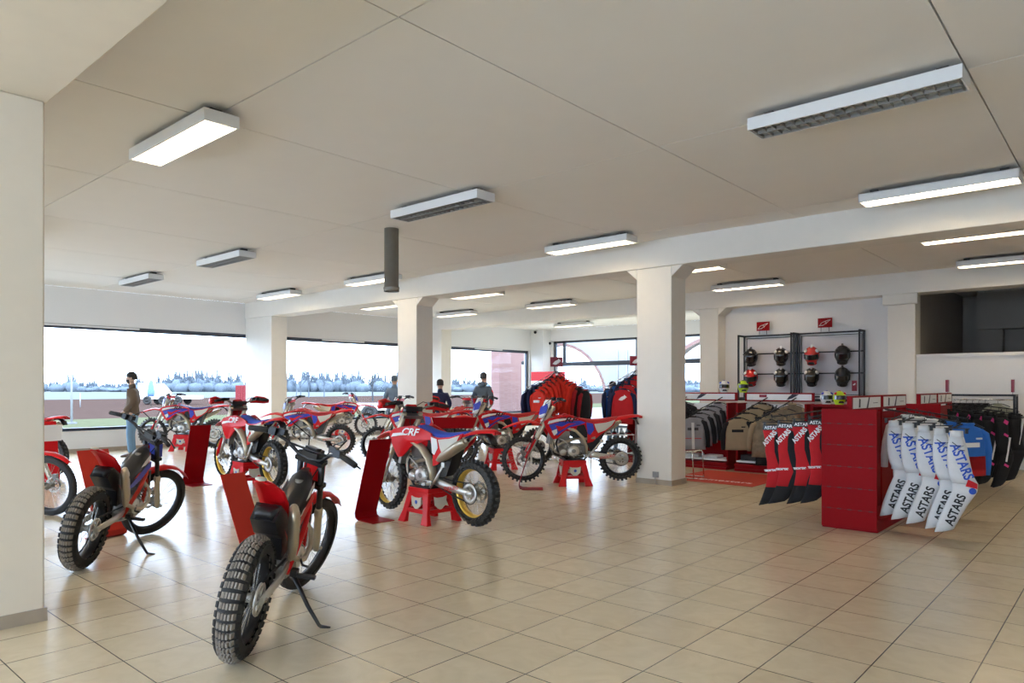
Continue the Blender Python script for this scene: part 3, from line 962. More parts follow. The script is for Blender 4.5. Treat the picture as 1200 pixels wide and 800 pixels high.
    b.lathe([(0, -.11), (.05, -.11), (.075, -.08), (.075, .08), (.05, .11), (0, .11)], (.12, 0, .40), 'y', 18)
    b.box((.16, 0, .52), (.12, .13, .14), rot=(0, .5, 0))
    for i in range(6): b.box((.13 + i * .013, 0, .47 + i * .022), (.15, .16, .007), rot=(0, .5, 0))
    b.box((.235, 0, .63), (.10, .10, .06), rot=(0, .5, 0)); b.box((-.10, 0, .54), (.14, .10, .12))
    b.prism([(-.18, .32), (.20, .32), (.22, .42), (-.18, .46)], -.09, .09)
    e = b.build('engine', M_gun, root, bevel=.004)
    for s in (-1, 1):
        b = MB()
        b.lathe([(.02, s * .124), (.065, s * .124), (.07, s * .11)], (-.02, 0, .42), 'y', 18)
        b.lathe([(0, s * .116), (.04, s * .116), (.045, s * .10)], (.12, 0, .40), 'y', 14)
        b.build('engine_cover', M_silver, e)
    b = MB(); curve_sheet(b, [(.28, .42), (.22, .31), (.08, .285), (-.16, .30)], [.06, .085, .09, .08], .010, -.3); b.build('skid_plate', M_silver, root)
    b = MB(); b.box((.33, 0, .60), (.04, .16, .20), rot=(0, -.2, 0)); b.build('radiator', M_black, root)
    b = MB(); b.tube([(.25, -.05, .60), (.33, -.09, .52), (.27, -.115, .42), (.10, -.125, .38), (-.08, -.12, .42), (-.22, -.105, .47)], .018, 10)
    ex = b.build('exhaust_pipe', M_titan, root)
    b = MB(); b.tube([(-.22, -.105, .46), (-.25, -.115, .50), (-.28, -.12, .56), (-.38, -.125, .745), (-.405, -.12, .79), (-.41, -.12, .80)], [.022, .045, .055, .057, .045, .02], 14, flat=(.6, 1.2)); b.build('muffler', M_titan, ex)
    b = MB(); b.tube([(-.375, -.155, .735), (-.375, -.16, .735)], .012, 8); b.build('muffler_outlet', M_black, ex)
    b = MB()
    for s in (-1, 1): b.tube([(-.14, s * .08, .40), (-.35, s * .095, .37), (-.69, s * .09, .335)], [.032, .03, .024], 8, flat=(.5, 1.1))
    b.box((-.26, 0, .38), (.08, .18, .05)); b.build('swingarm', M_silver, root)
    b = MB(); b.tube([(-.22, 0, .66), (-.26, 0, .42)], .026, 10); b.build('shock', M_black, root)
    b = MB(); b.torus(.085, .008, (rx, -.068, rz), 'y', 24, 6)
    for i in range(6):
        a = i * PI / 3
        b.tube([(rx, -.068, rz), (rx + .083 * math.cos(a), -.068, rz + .083 * math.sin(a))], .007, 5)
    b.build('sprocket', M_silver, root)
    b = MB()
    for dz in (1, -1): b.tube([(rx, -.068, rz + dz * .088), (-.12, -.068, .41 + dz * .03)], .008, 6)
    b.build('chain', M_blackm, root)
    for s in (-1, 1):
        b = MB(); b.box((-.16, s * .19, .345), (.045, .14, .02)); b.box((-.16, s * .13, .36), (.07, .04, .04))
        b.build('footpeg', M_blackm, root)
    b = MB(); b.tube([(-.02, -.12, .42), (-.16, -.17, .41), (-.18, -.21, .41)], .008, 6); b.tube([(.05, .12, .40), (.14, .16, .38)], .008, 6); b.build('foot_lever', M_blackm, root)
    b = MB(); b.tube([(-.13, -.11, .35), (-.16, -.24, .17), (-.18, -.33, .015 + .055), (-.18, -.345, .062)], [.015, .013, .011, .011], 8); b.tube([(-.18, -.34, .064), (-.18, -.40, .060)], .011, 6)
    b.build('side_stand', M_black, root)
    # handlebar
    b = MB()
    hb = [(.18, -.405, 1.085), (.205, -.27, 1.11), (.27, -.17, 1.07), (.325, -.09, 1.005), (.33, 0, .99), (.325, .09, 1.005), (.27, .17, 1.07), (.205, .27, 1.11), (.18, .405, 1.085)]
    b.tube(hb, .0135, 8); b.tube([(.285, -.15, 1.058), (.285, .15, 1.058)], .009, 6)
    h = b.build('handlebar', M_black, root)
    for s in (-1, 1):
        b = MB(); b.tube([(.178, s * .415, 1.083), (.20, s * .285, 1.108)], .019, 10)
        b.build('grip', M_rubber, h)
    for s in (-1, 1):
        b = MB()
        b.tube([(.24, s * .24, 1.105), (.285, s * .29, 1.09), (.25, s * .42, 1.06)], [.009, .008, .006], 6)
        b.box((.215, s * .25, 1.11), (.05, .05, .05)); b.box((.24, s * .20, 1.12), (.04, .05, .04))
        b.tube([(.24, s * .22, 1.115), (.34, s * .22, 1.19), (.42, s * .10, 1.12), (.40, s * .05, .95), (.34, s * .03, .80)], .005, 5)
        b.build('lever', M_blackm, h)
    b = MB(); b.box((.355, 0, 1.03), (.09, .12, .05), rot=(0, -.3, 0)); b.box((.34, 0, 1.06), (.06, .09, .03)); b.build('instrument', M_black, h)
    b = MB(); b.box((.44, 0, .90), (.05, .14, .13), rot=(0, -.35, 0)); b.build('headlight_mask', body, root)
    return root

def make_stand():
    root = empty('bike_stand', (0, 0, 0))
    b = MB(); H = .385
    # four splayed legs with bridges
    def leg(sx, sy):
        t = [(sx * .125 + dx, sy * .14 + dy, H - .06) for dx, dy in ((-.05, -.025), (.05, -.025), (.05, .025), (-.05, .025))]
        m = [(sx * .175 + dx, sy * .19 + dy, .12) for dx, dy in ((-.04, -.02), (.04, -.02), (.04, .02), (-.04, .02))]
        f = [(sx * .20 + dx, sy * .215 + dy, 0) for dx, dy in ((-.06, -.03), (.06, -.03), (.06, .03), (-.06, .03))]
        b.loft([f, m, t], smooth=False)
    for sx in (-1, 1):
        for sy in (-1, 1): leg(sx, sy)
    b.box((0, 0, H - .035), (.35, .33, .05))
    for s in (-1, 1):
        b.box((0, s * .15, H - .09), (.30, .035, .09)); b.box((s * .145, 0, H - .09), (.035, .30, .09))
        b.box((0, s * .188, .13), (.34, .03, .045)); b.box((s * .172, 0, .13), (.03, .36, .045))
    o = b.build('body', M_red, root, bevel=.008)
    b = MB(); b.box((0, 0, H - .005), (.33, .31, .02)); b.build('top_pad', M_black, root, bevel=.004)
    sh_ = [(-.085, .0), (-.075, -.09), (0, -.15), (.075, -.09), (.085, 0), (.04, -.012), (-.04, -.012)]
    for s in (-1, 1):
        b = MB()
        pl = [(x, H - .10 + z) for x, z in sh_]
        b.prism(pl, s * .176, s * .190)
        b.build('shield_plate', M_ivory, root)
        b = MB()
        pl = [(x, H - .10 + z) for x, z in sh_]
        b.prism(pl, s * .172, s * .186, plane='yz'); b.build('shield_plate', M_ivory, root)
    b = MB(); 
    for s in (-1, 1): b.lathe([(0, s * .1905), (.022, s * .1905), (.022, s * .186)], (0, 0, H - .16), 'y', 14)
    b.build('shield_badge', M_print_b, root)
    return root

def make_blade(h=1.0, w=.30, lean=.35, red=M_redpanel, foot=.35):
    # bent sheet: foot plate on the floor and a leaning panel; local +x is forward lean
    root = empty('display_blade', (0, 0, 0))
    pts = [(foot, .004), (.12, .004), (.05, .006), (.0, .03), (-.01, .08)] + [(-.01 + lean * t, .08 + h * t) for t in (.25, .5, .75, 1.0)]
    b = MB(); rings = []
    for i, (x, z) in enumerate(pts):
        if i == 0: d = Vector((pts[1][0] - x, pts[1][1] - z))
        else: d = Vector((x - pts[i - 1][0], z - pts[i - 1][1]))
        d.normalize(); n = Vector((-d.y, d.x)) * .004
        ww = w * (0.5 if i < 2 else .5)
        rings.append([(x + n.x, -ww, z + n.y), (x + n.x, ww, z + n.y), (x - n.x, ww, z - n.y), (x - n.x, -ww, z - n.y)])
    b.loft(rings, smooth=False)
    b.build('panel', red, root)
    return root

SC = 1.05
FRONT = ('front_wheel', 'fork', 'triple_clamp', 'brake_caliper', 'front_fender', 'handlebar', 'instrument', 'hand_guard', 'headlight_mask', 'number_plate')
def steer(root, deg, p, ax):
    Rm = Matrix.Translation(Vector(p)) @ Matrix.Rotation(R(deg), 4, Vector(ax)) @ Matrix.Translation(-Vector(p))
    for ch in kids(root):
        if ch.name.split('.')[0] in FRONT:
            ch.matrix_local = Rm
def at(xw, yw): return (xw, yw)
def place_bike(o, F, Rr, lift, label, group, wb, pitch=0.0, roll=0.0):
    mx, my = (F[0] + Rr[0]) / 2, (F[1] + Rr[1]) / 2
    hd = math.atan2(F[1] - Rr[1], F[0] - Rr[0])
    o.location = (mx, my, lift)
    o.rotation_euler = (roll, pitch, hd)
    o.scale = (SC,) * 3
    tag(o, label, 'motorcycle', group)
    return o
def ctr(x, y, deg, wb):
    c_, s_ = math.cos(R(deg)), math.sin(R(deg))
    return (x + c_ * wb / 2, y + s_ * wb / 2), (x - c_ * wb / 2, y - s_ * wb / 2)
EG = 'red enduro motorcycles on show'
e_gold = make_enduro('gold', 'blue', False, 'none', True, 'red', 'left')
e_std = make_enduro('black', 'red', True, 'none', False, 'white', 'right')
e_side = make_enduro('black', 'red', True, 'side', False, 'white', 'right')
e_navy = make_enduro('black', 'navy', True, 'none', False, 'white', 'right')
E_POS = {
 'E1': (e_gold, -6.12, 5.50, 177, .045, 'gold rimmed enduro bike on a stand in the middle of the open floor'),
 'E3': (copy_tree(e_gold), -10.30, 5.52, 178, .05, 'gold rimmed enduro bike on a stand left of centre, seen from behind'),
 'E2': (e_std, -6.70, 9.03, -131, .05, 'red seated enduro bike on a stand, just left of the near square column'),
 'E8': (copy_tree(e_std), -9.0, 9.85, -118, .05, 'enduro bike on a stand directly behind the bike by the near column'),
 'E7': (copy_tree(e_std), -10.40, 9.02, -148, .05, 'red enduro bike whose front wheel stands in front of the middle column'),
 'E5': (e_side, -14.1, 9.0, -146, .0, 'red and blue enduro bike leaning on its side stand, left of the middle column'),
 'E6': (copy_tree(e_std), -17.6, 12.3, 72, .05, 'small looking red enduro bike facing right before the second window'),
 'E4': (e_navy, -17.25, 7.6, -142, .06, 'navy seated enduro bike on a stand at the left window, beside the standing man'),
}
stand0 = make_stand()
first = [True]
def put_stand(x, y, deg, label):
    o = stand0 if first[0] else copy_tree(stand0)
    first[0] = False
    o.location = (x, y, 0); o.rotation_euler = (0, 0, R(deg)); o.scale = (SC, SC, SC)
    tag(o, label, 'bike stand', 'red bike stands')
SL = {'E1': 'red bike stand under the gold rimmed bike in the middle of the floor', 'E3': 'red bike stand under the gold rimmed bike left of centre',
      'E2': 'red bike stand with white shield under the bike next to the near column', 'E8': 'red bike stand glimpsed behind the rear wheel of the centre gold rimmed bike',
      'E7': 'red bike stand hidden behind the front tyre of the bike before the middle column', 'E6': 'red bike stand seen through the rear wheel of the side stand bike',
      'E4': 'red bike stand in front of the low wall under the left window'}
for k, (o, x, y, deg, lift, lab) in E_POS.items():
    F_, R_ = ctr(x, y, deg, 1.48)
    place_bike(o, F_, R_, lift, lab, EG, 1.48, roll=(R(-7) if k == 'E5' else 0))
    if k != 'E5': put_stand(x, y, deg, SL[k])

t_red = make_trial('red')
t_blue = make_trial('blue')
place_bike(t_red, *ctr(-4.31, 2.47, 134.5, 1.32), .0, 'trials bike nearest the camera, black with red rear fender, on its side stand', 'trials motorcycles', 1.32, roll=R(9))
place_bike(t_blue, *ctr(-7.21, 2.53, 138, 1.32), .0, 'trials bike with blue and red frame cover, on its side stand near the left pillar', 'trials motorcycles', 1.32, roll=R(9))
t3 = copy_tree(t_red)
place_bike(t3, *ctr(-10.35, 2.35, 32, 1.32), .0, 'trials bike cut off by the left pillar, only its front wheel showing', 'trials motorcycles', 1.32, roll=R(5))

for o_, d_ in ((t_red, -20), (t_blue, -32), (t3, 0)):
    steer(o_, d_, (.33, 0, .93), (-.40, 0, .9165))
steer(E_POS['E1'][0], -6, (.34, 0, .98), (-.462, 0, .887))
# ------------------------------------------------------------------ red display blades beside the bikes
BL = 'red display blades beside the bikes'
def put_blade(x, y, deg, label, card=False, **k):
    o = make_blade(**k)
    o.location = (x, y, 0); o.rotation_euler = (0, 0, R(deg))
    tag(o, label, 'display panel', BL)
    return o
put_blade(-6.78, 5.10, -3, 'slanted red display blade at the front wheel of the centre gold rimmed bike', h=.86, lean=.30, w=.30)
put_blade(-11.25, 5.10, -3, 'slanted red display blade at the front wheel of the gold rimmed bike left of centre', h=.86, lean=.30, w=.32)
put_blade(-7.00, 8.10, 40, 'red display blade seen edge-on below the front wheel of the bike by the near column', h=.80, lean=.25, w=.28)
put_blade(-4.98, 2.78, 190, 'slanted orange-red display blade behind the nearest trials bike', h=.78, lean=.36, w=.22, red=M_orange, foot=.28)
put_blade(-7.85, 2.72, 190, 'slanted orange-red display blade behind the blue framed trials bike', h=.80, lean=.36, w=.32, red=M_orange, foot=.2)
tr_ = empty('leaflet_tray', (-8.05, 7.75, 0), R(41), 'wide dark red tray on a post behind the seat of the centre bike', 'display stand')
b = MB(); b.add([(-.36, 0, 1.06), (.36, 0, 1.06), (.30, -.10, .90), (-.30, -.10, .90), (-.36, .012, 1.06), (.36, .012, 1.06), (.30, -.088, .89), (-.30, -.088, .89)], [(0, 1, 2, 3), (7, 6, 5, 4), (0, 4, 5, 1), (1, 5, 6, 2), (2, 6, 7, 3), (3, 7, 4, 0)]); b.build('tray', M_redpanel, tr_)
b = MB(); b.tube([(0, -.05, .01), (0, -.05, .96)], .015, 8); b.lathe([(0, 0), (.14, 0), (.14, .012), (0, .012)], (0, -.05, 0), 'z', 20); b.build('post', M_blackm, tr_)
o = put_blade(-13.1, 3.58, 190, 'red blade with a white card and white wing mark at the left pillar', h=.90, lean=.12, w=.40, red=M_red)
b = MB(); b.box((-.075, 0, .80), (.006, .40, .26), rot=(0, -.13, 0)); 
for v in b.v: v.x -= .002
b.build('white_card', M_print_w, o)
b = MB()
b.prism([(-.10 + .2 * u, .32 + .13 * v) for u, v in WING], -.055, -.049, plane='yz')
b.build('wing_mark', M_print_w, o)

# ------------------------------------------------------------------ garments
C_black = cloth('black_fabric', (0.012, 0.012, 0.014)); C_navy = cloth('navy_fabric', (0.012, 0.02, 0.07))
C_red = cloth('red_fabric', (0.55, 0.012, 0.018)); C_orange = cloth('orange_red_fabric', (0.74, 0.028, 0.012))
C_white = cloth('white_fabric', (0.72, 0.72, 0.72), .05); C_grey = cloth('grey_fabric', (0.30, 0.30, 0.32)); C_tan = cloth('tan_fabric', (0.36, 0.27, 0.16))
C_blue = cloth('blue_fabric', (0.03, 0.16, 0.55)); C_pink = mat('pink_print', (0.85, 0.06, 0.30), .6); C_dgrey = cloth('dark_grey_fabric', (0.06, 0.06, 0.065))
C_camo = cloth('tan_black_camo', (0.25, 0.20, 0.13), .6); C_olive = cloth('pale_olive_fabric', (0.33, 0.33, 0.25)); C_dred = cloth('dark_red_fabric', (0.33, 0.005, 0.015))
C_neon = mat('neon_yellow', (0.6, 0.8, 0.02), .6)
M_chrome = mat('chrome_tube', (0.7, 0.7, 0.7), 0.15, metal=1.0)

def hanger(root, w=.40, clip=False):
    b = MB()
    b.tube([(0, 0, -.03), (0, 0, .015), (.012, 0, .035), (.03, 0, .03), (.032, 0, .012)], .0035, 5)
    if clip:
        b.tube([(-w / 2, 0, -.035), (w / 2, 0, -.035)], .006, 6)
        for s in (-1, 1): b.box((s * w * .38, 0, -.06), (.025, .03, .05))
    else:
        b.tube([(-w / 2, 0, -.085), (-w * .25, 0, -.045), (0, 0, -.03), (w * .25, 0, -.045), (w / 2, 0, -.085)], .012, 6, flat=(1, .7))
    b.build('hanger', M_black, root)

def wob(i, j, seed, a):
    return a * math.sin(i * 2.3 + seed) * math.cos(j * 1.7 + seed * 1.3)
def jacket(c_body, c_sleeve=None, L=.68, chest=None, seed=0, c_low=None, cat_name='hanging_jacket', sleeves=True, thick=.045, logo=None):
    root = empty(cat_name, (0, 0, 0))
    c_sleeve = c_sleeve or c_body
    b = MB(); rings = []
    prof = [(-.035, .055, .035), (-.06, .075, .04), (-.085, .15, .042), (-.13, .205, .05), (-.25, .215, .055), (-.40, .215, .06), (-.55, .22, .06), (-L, .225, .058)]
    n = 20
    for j, (z, w, d) in enumerate(prof):
        rings.append([((w + wob(i, j, seed, .004)) * math.cos(2 * PI * i / n), (d * thick / .05 + wob(i, j, seed + 1, .008 if j > 3 else 0)) * math.sin(2 * PI * i / n), z) for i in range(n)])
    cut = 6 if c_low else 99
    b.loft(rings[:cut + 1] if c_low else rings, 0, True)
    if c_low: b.loft(rings[cut - 1:], 1, True)
    b.build('body', [c_body, c_low or c_body], root)
    if sleeves:
        for s in (-1, 1):
            b = MB()
            b.tube([(s * .15, 0, -.12), (s * .215, .0, -.17), (s * .255, .005, -.33), (s * .265, .02, -.48), (s * .262, .03, -.62)], [.035, .05, .048, .043, .038], 10, flat=(.85, 1.0))
            b.build('sleeve', c_sleeve, root)
    if chest:
        b = MB(); b.box((0, 0, -.27), (.20, .125 * thick / .05 + .004, .05)); b.box((.10, 0, -.20), (.07, .118 * thick / .05 + .003, .02)); b.build('chest_print', chest, root)
    if logo:
        b = MB(); b.prism([(-.08 + .17 * u, -.27 + .12 * v) for u, v in WING], -.068 * thick / .05 - .003, -.060 * thick / .05); b.build('wing_print', logo, root)
    b = MB(); b.torus(.058, .012, (0, 0, -.038), 'z', 16, 6, sq=1.2); b.build('collar', c_sleeve, root)
    hanger(root)
    return root

def pants(c_top, c_leg, c_shin, L=1.06, texts=None, seed=0, bend=.07, knee=None, band=None, top=.085, si=5, flow=None):
    root = empty('hanging_riding_trousers', (0, 0, 0))
    prof = [(-.06, 0, top), (-.12, .002, top * 1.12), (-.24, .008, .082), (-.38, .02, .095), (-.50, .045, .100), (-.58, bend, .108), (-.66, bend - .005, .104), (-.80, .01, .092), (-.94, -.045, .084), (-L, -.085, .080)]
    n = 14
    mats_ = [c_top, c_leg, c_shin]
    for s in (-1, 1):
        b = MB(); rings = []
        for j, (z, x, w) in enumerate(prof):
            x_ = x + .012 * s
            rings.append([(x_ + (w + wob(i, j, seed + s, .004)) * math.cos(2 * PI * i / n), s * .030 + (.030 + wob(i, j, seed, .005)) * math.sin(2 * PI * i / n), z + (.02 * math.cos(2 * PI * i / n) if j == len(prof) - 1 else 0)) for i in range(n)])
        b.loft(rings[:2], 0); b.loft(rings[1:si + 1], 1); b.loft(rings[si:], 2)
        b.build('leg', mats_, root)
    def yo(x, z): return .0655
    if knee:
        for s in (-1, 1):
            b = MB(); b.prism([(bend + .01, -.53), (bend + .09, -.57), (bend + .09, -.62), (bend - .01, -.60)], s * .060, s * .066); b.build('knee_patch', knee, root)
            b = MB(); b.lathe([(0, s * .062), (.032, s * .062), (.032, s * .067), (0, s * .067)], (bend + .05, 0, -.645), 'y', 16); b.build('knee_emblem', M_print_b, root)
    if flow:
        for s in (-1, 1):
            b = MB(); b.prism([(.04, -.14), (.09, -.16), (.11, -.30), (.13, -.46), (.16, -.56), (.15, -.66), (.10, -.80), (.02, -.86), (.05, -.74), (.09, -.62), (.05, -.50), (.02, -.38), (.02, -.25)], s * .058, s * .0645); b.build('side_panel', flow, root)
    if texts:
        for (bd, size, x, z, ang, m_, sx) in texts:
            for s in (-1,):
                M = Matrix.Translation((x, s * .0635, z)) @ Matrix.Rotation(R(90), 4, 'X') @ Matrix.Rotation(R(ang), 4, 'Z')
                text('lettering', bd, size, M, m_, root, .0015, sx=sx, bold=.003)
    if band:
        b = MB(); b.box((0, 0, -.095), (.20, .125, .055)); b.build('waistband', M_black, root)
        T = Matrix.Translation((0, -.064, -.096)) @ Matrix.Rotation(R(90), 4, 'X'); text('lettering', 'ASTARS', .05, T, M_print_w, root, .001, bold=.001)
    hanger(root, .22, True)
    return root

def arm(x, y, z, deg, length, drop, parent, m=M_black):
    b = MB(); dx, dy = math.cos(R(deg)), math.sin(R(deg))
    e = (x + dx * length, y + dy * length, z - drop)
    b.tube([(x, y, z), e, (e[0] + dx * .01, e[1] + dy * .01, e[2] + .03)], .010, 6)
    o = b.build('sloping_arm', m, parent)
    return o
cnt_lab = {}
def hang_row(proto, n, p0, p1, rot, label, cat, group, jit=3.0, posname='counted from the post outwards', nth=True, fresh=False, dz=-.03, scale=1.0):
    """n garments between p0 and p1 (hook points); label may hold {nth}"""
    for i in range(n):
        o = proto if (i == 0 and not proto.get('used')) else copy_tree(proto)
        proto['used'] = 1
        if o is not proto and 'used' in o: del o['used']
        t = i / (n - 1) if n > 1 else 0
        p = [p0[k] + (p1[k] - p0[k]) * t for k in range(3)]
        o.location = (p[0], p[1], p[2] + dz)
        o.scale = (scale,) * 3
        o.rotation_euler = (R(random.uniform(-1, 1)), R(random.uniform(-2, 2)), R(rot + random.uniform(-jit, jit)))
        tag(o, label.replace('{nth}', ORD[i]), cat, group)

# ------------------------------------------------------------------ gondolas on the right
def gondola_y(x0, x1, y0, y1, label, panel=True):
    root = empty('clothing_gondola', ((x0 + x1) / 2, y0, 0), label=label, cat='shop shelving', group='red clothing gondolas')
    w = x1 - x0; xc = 0; Lg = y1 - y0
    b = MB(); b.ab((-w / 2, .03, 0), (w / 2, Lg, .12)); b.build('base', M_redpanel, root)
    b = MB(); b.ab((-.02, .03, .12), (.02, Lg, 1.24)); b.build('back_board', M_redpanel, root)
    b = MB()
    for t in (0.02, .5, .98):
        b.ab((-.03, t * Lg - .02, .12), (.03, t * Lg + .02, 1.30))
    b.build('upright', M_redpanel, root)
    if panel:
        b = MB(); b.ab((-w / 2, 0, .02), (w / 2, .035, 1.30)); e = b.build('end_panel', M_redpanel, root, bevel=.004)
        b = MB()
        for z in (.22, .45, .68, .91, 1.14):
            b.ab((-w / 2 + .01, -.0015, z), (w / 2 - .01, .0, z + .003))
            for k in range(5):
                b.ab((-w / 2 + .06 + k * .105, -.002, z - .006), (-w / 2 + .10 + k * .105, -.0005, z + .008))
        b.build('panel_slots', mat('slot_shadow', (.12, .003, .004), .6), e)
    hl = Lg / 2
    for k in range(2):
        b = MB(); b.ab((-.025, k * hl + .03, 1.27), (.025, (k + 1) * hl - .03, 1.44)); hd = b.build('header_frame', M_redpanel, root)
        b = MB(); b.ab((.026, k * hl + .07, 1.30), (.029, (k + 1) * hl - .07, 1.42)); b.ab((-.029, k * hl + .07, 1.30), (-.026, (k + 1) * hl - .07, 1.42)); b.build('header_card', M_print_w, hd)
        b = MB()
        yc = (k + .5) * hl
        b.add([(.030, yc - .05, 1.30), (.030, yc + .02, 1.30), (.030, yc + .09, 1.42), (.030, yc + .04, 1.42)], [(0, 1, 2, 3)])
        b.add([(.030, yc - .34, 1.31), (.030, yc - .28, 1.31), (.030, yc - .27, 1.40), (.030, yc - .33, 1.41)], [(0, 1, 2, 3)])
        b.add([(.030, yc + .22, 1.35), (.030, yc + .42, 1.35), (.030, yc + .42, 1.356), (.030, yc + .22, 1.356)], [(0, 1, 2, 3)])
        b.build('header_picture', M_navyprint, hd)
    return root
M_navyprint = mat('dark_print', (.02, .02, .04), .5)
g1 = gondola_y(-2.62, -2.06, 8.11, 10.55, 'red clothing gondola whose plain red end panel faces the camera')
g2 = gondola_y(-2.62, -2.06, 11.3, 13.6, 'second red clothing gondola, behind the one with the red end panel')
def wla(g, x, y, z, deg, length, drop):   # arm given in world coordinates
    o = arm(x - g.location.x, y - g.location.y, z, deg, length, drop, g)
    dx, dy = math.cos(R(deg)), math.sin(R(deg))
    return (x, y, z), (x + dx * length, y + dy * length, z - drop)
# white trousers on the right of the end panel
tx = [('ASTARS', .125, .035, -.36, -68, M_print_b, .85), ('ASTARS', .11, -.005, -.84, 70, M_print_k, .85)]
wp = pants(C_white, C_white, C_white, texts=tx, knee=C_red, bend=.085, top=.05)
b = MB(); b.tube([(-.05, -.0655, -.17), (.0, -.0655, -.21), (.05, -.0655, -.20), (.0, -.0655, -.24), (.06, -.0655, -.25)], .004, 5); b.build('star_mark', M_print_k, wp)
a0, a1 = wla(g1, -2.06, 8.42, 1.30, -14, .72, .11)
n_ = 5
hang_row(wp, n_, (a0[0] + .10, a0[1] - .02, a0[2] - .03), a1, 22, 'white riding trousers with blue and black lettering, {nth} out from the red end panel', 'trousers', 'white riding trousers with lettering', jit=2)
# red and black trousers on the left
rp = pants(C_black, C_red, C_black, L=1.0, knee=None, band=True, texts=[('TECHSTAR', .028, -.03, -.60, 4, M_print_w, 1.0), ('ASTARS', .075, -.03, -.22, 50, M_print_w, .8)], bend=.05, si=7, flow=C_black)
a0, a1 = wla(g1, -2.62, 8.35, 1.28, 176, .66, .10)
hang_row(rp, 4, (a0[0] - .12, a0[1], a0[2] - .02), a1, 20, 'red and black riding trousers, {nth} out to the left of the red end panel', 'trousers', 'red and black riding trousers', jit=4)
kp = jacket(C_black, C_black, L=.5, sleeves=False, cat_name='hanging_jersey', chest=None)
a0, a1 = wla(g1, -2.62, 9.2, 1.26, 180, .5, .10)
hang_row(kp, 4, (a0[0] - .1, a0[1], a0[2]), a1, 40, 'black jersey behind the red and black trousers, {nth} from the board', 'jersey', 'black jerseys')
# blue, red and black jerseys behind the white trousers
bj = jacket(C_blue, C_blue, L=.62, chest=M_print_w, c_low=C_red, cat_name='hanging_jersey', seed=2)
a0, a1 = wla(g1, -2.06, 9.35, 1.28, 0, .62, .10)
dj = jacket(C_black, C_black, L=.62, cat_name='hanging_jersey', seed=3)
wj = jacket(C_white, C_white, L=.5, cat_name='hanging_jersey', seed=4)
hang_row(wj, 3, (a0[0] + .08, a0[1] - .3, a0[2]), (a0[0] + .32, a0[1] - .3, a0[2] - .04), 50, 'white jersey behind the white trousers, {nth} from the gondola', 'jersey', 'white jerseys')
hang_row(dj, 3, (a0[0] + .10, a0[1], a0[2]), (a0[0] + .36, a0[1], a0[2] - .05), 55, 'black jersey behind the white trousers, {nth} from the gondola', 'jersey', 'dark jerseys on the gondola')
hang_row(bj, 2, (a0[0] + .46, a0[1], a0[2] - .07), (a0[0] + .62, a0[1], a0[2] - .09), 48, 'blue and red jersey at the arm end behind the white trousers, {nth} from the gondola', 'jersey', 'blue and red jerseys')
# black and pink trousers further back
pk = pants(C_black, C_black, C_black, L=1.0, seed=5)
for zz in (-.12, -.30, -.72):
    b = MB(); b.box((.02, 0, zz), (.07, .13, .05 if zz > -.2 else .03), rot=(0, .5, 0)); b.build('pink_panel', C_pink, pk)
b = MB(); b.box((.05, 0, -.5), (.02, .135, .34), rot=(0, .2, 0)); b.build('white_stripe', M_print_w, pk)
a0, a1 = wla(g2, -2.06, 11.9, 1.28, 0, .62, .08)
hang_row(pk, 5, (a0[0] + .06, a0[1], a0[2]), a1, 50, 'black riding trousers with pink panels, {nth} from the gondola', 'trousers', 'black and pink riding trousers')
bk = pants(C_black, C_black, C_black, L=1.02, seed=6)
b = MB(); b.box((.07, 0, -.3), (.012, .12, .4), rot=(0, .2, 0)); b.build('white_piping', M_print_w, bk)
a0, a1 = wla(g2, -2.06, 13.0, 1.28, 0, .66, .08)
hang_row(bk, 7, (a0[0] + .06, a0[1], a0[2]), a1, 50, 'plain black riding trousers, {nth} from the gondola', 'trousers', 'plain black riding trousers')
k2 = jacket(C_black, C_dgrey, L=.75, seed=8, chest=None)
a0, a1 = wla(g2, -2.62, 12.0, 1.26, 180, .6, .10)
hang_row(k2, 5, (a0[0] - .08, a0[1], a0[2]), a1, 40, 'black riding jacket on the left side of the rear gondola, {nth} from the board', 'jacket', 'black riding jackets on the rear gondola')

# gondolas along the back, facing the camera
def gondola_x(x0, x1, yb, label, word):
    root = empty('clothing_gondola', (x0, yb, 0), label=label, cat='shop shelving', group='red clothing gondolas')
    L = x1 - x0
    b = MB(); b.ab((0, -.50, .0), (L, 0, .05)); b.ab((0, -.50, .09), (L, 0, .13)); b.ab((0, -.47, .0), (L, -.45, .13)); b.build('base', M_redpanel, root)
    b = MB(); b.ab((.02, -.46, .16), (L - .02, -.02, .19)); b.build('shelf', M_print_w, root)
    b = MB(); b.ab((0, 0, 0), (L, .03, 1.20)); b.build('back_board', M_redpanel, root)
    for xx in (0, L - .03):
        b = MB(); b.ab((xx, -.42, .05), (xx + .03, 0, 1.24)); b.build('side_plate', M_redpanel, root)
    b = MB(); b.ab((0, -.03, 1.27), (L, .02, 1.43)); hd = b.build('header_frame', M_redpanel, root)
    b = MB(); b.ab((.04, -.034, 1.295), (L - .04, -.0305, 1.405)); b.build('header_card', M_print_w, hd)
    b = MB(); xm = L * .62
    b.add([(xm, -.0355, 1.30), (xm + .10, -.0355, 1.33), (xm + .22, -.0355, 1.40), (xm + .10, -.0355, 1.405), (xm + .04, -.0355, 1.36)], [(0, 1, 2, 3, 4)])
    b.build('header_picture', M_navyprint, hd)
    b = MB(); b.ab((L * .22, -.0355, 1.345), (L * .22 + .14, -.035, 1.395)); b.build('header_mark', M_darkred, hd)
    b = MB(); b.ab((.03, -.05, 1.10), (L - .03, -.03, 1.22)); sg = b.build('word_strip', M_print_w, root)
    text('lettering', word, .11, Matrix.Translation((L * .30, -.052, 1.16)) @ Matrix.Rotation(R(90), 4, 'X'), M_print_k, sg, .001, sx=1.3, bold=.003)
    return root
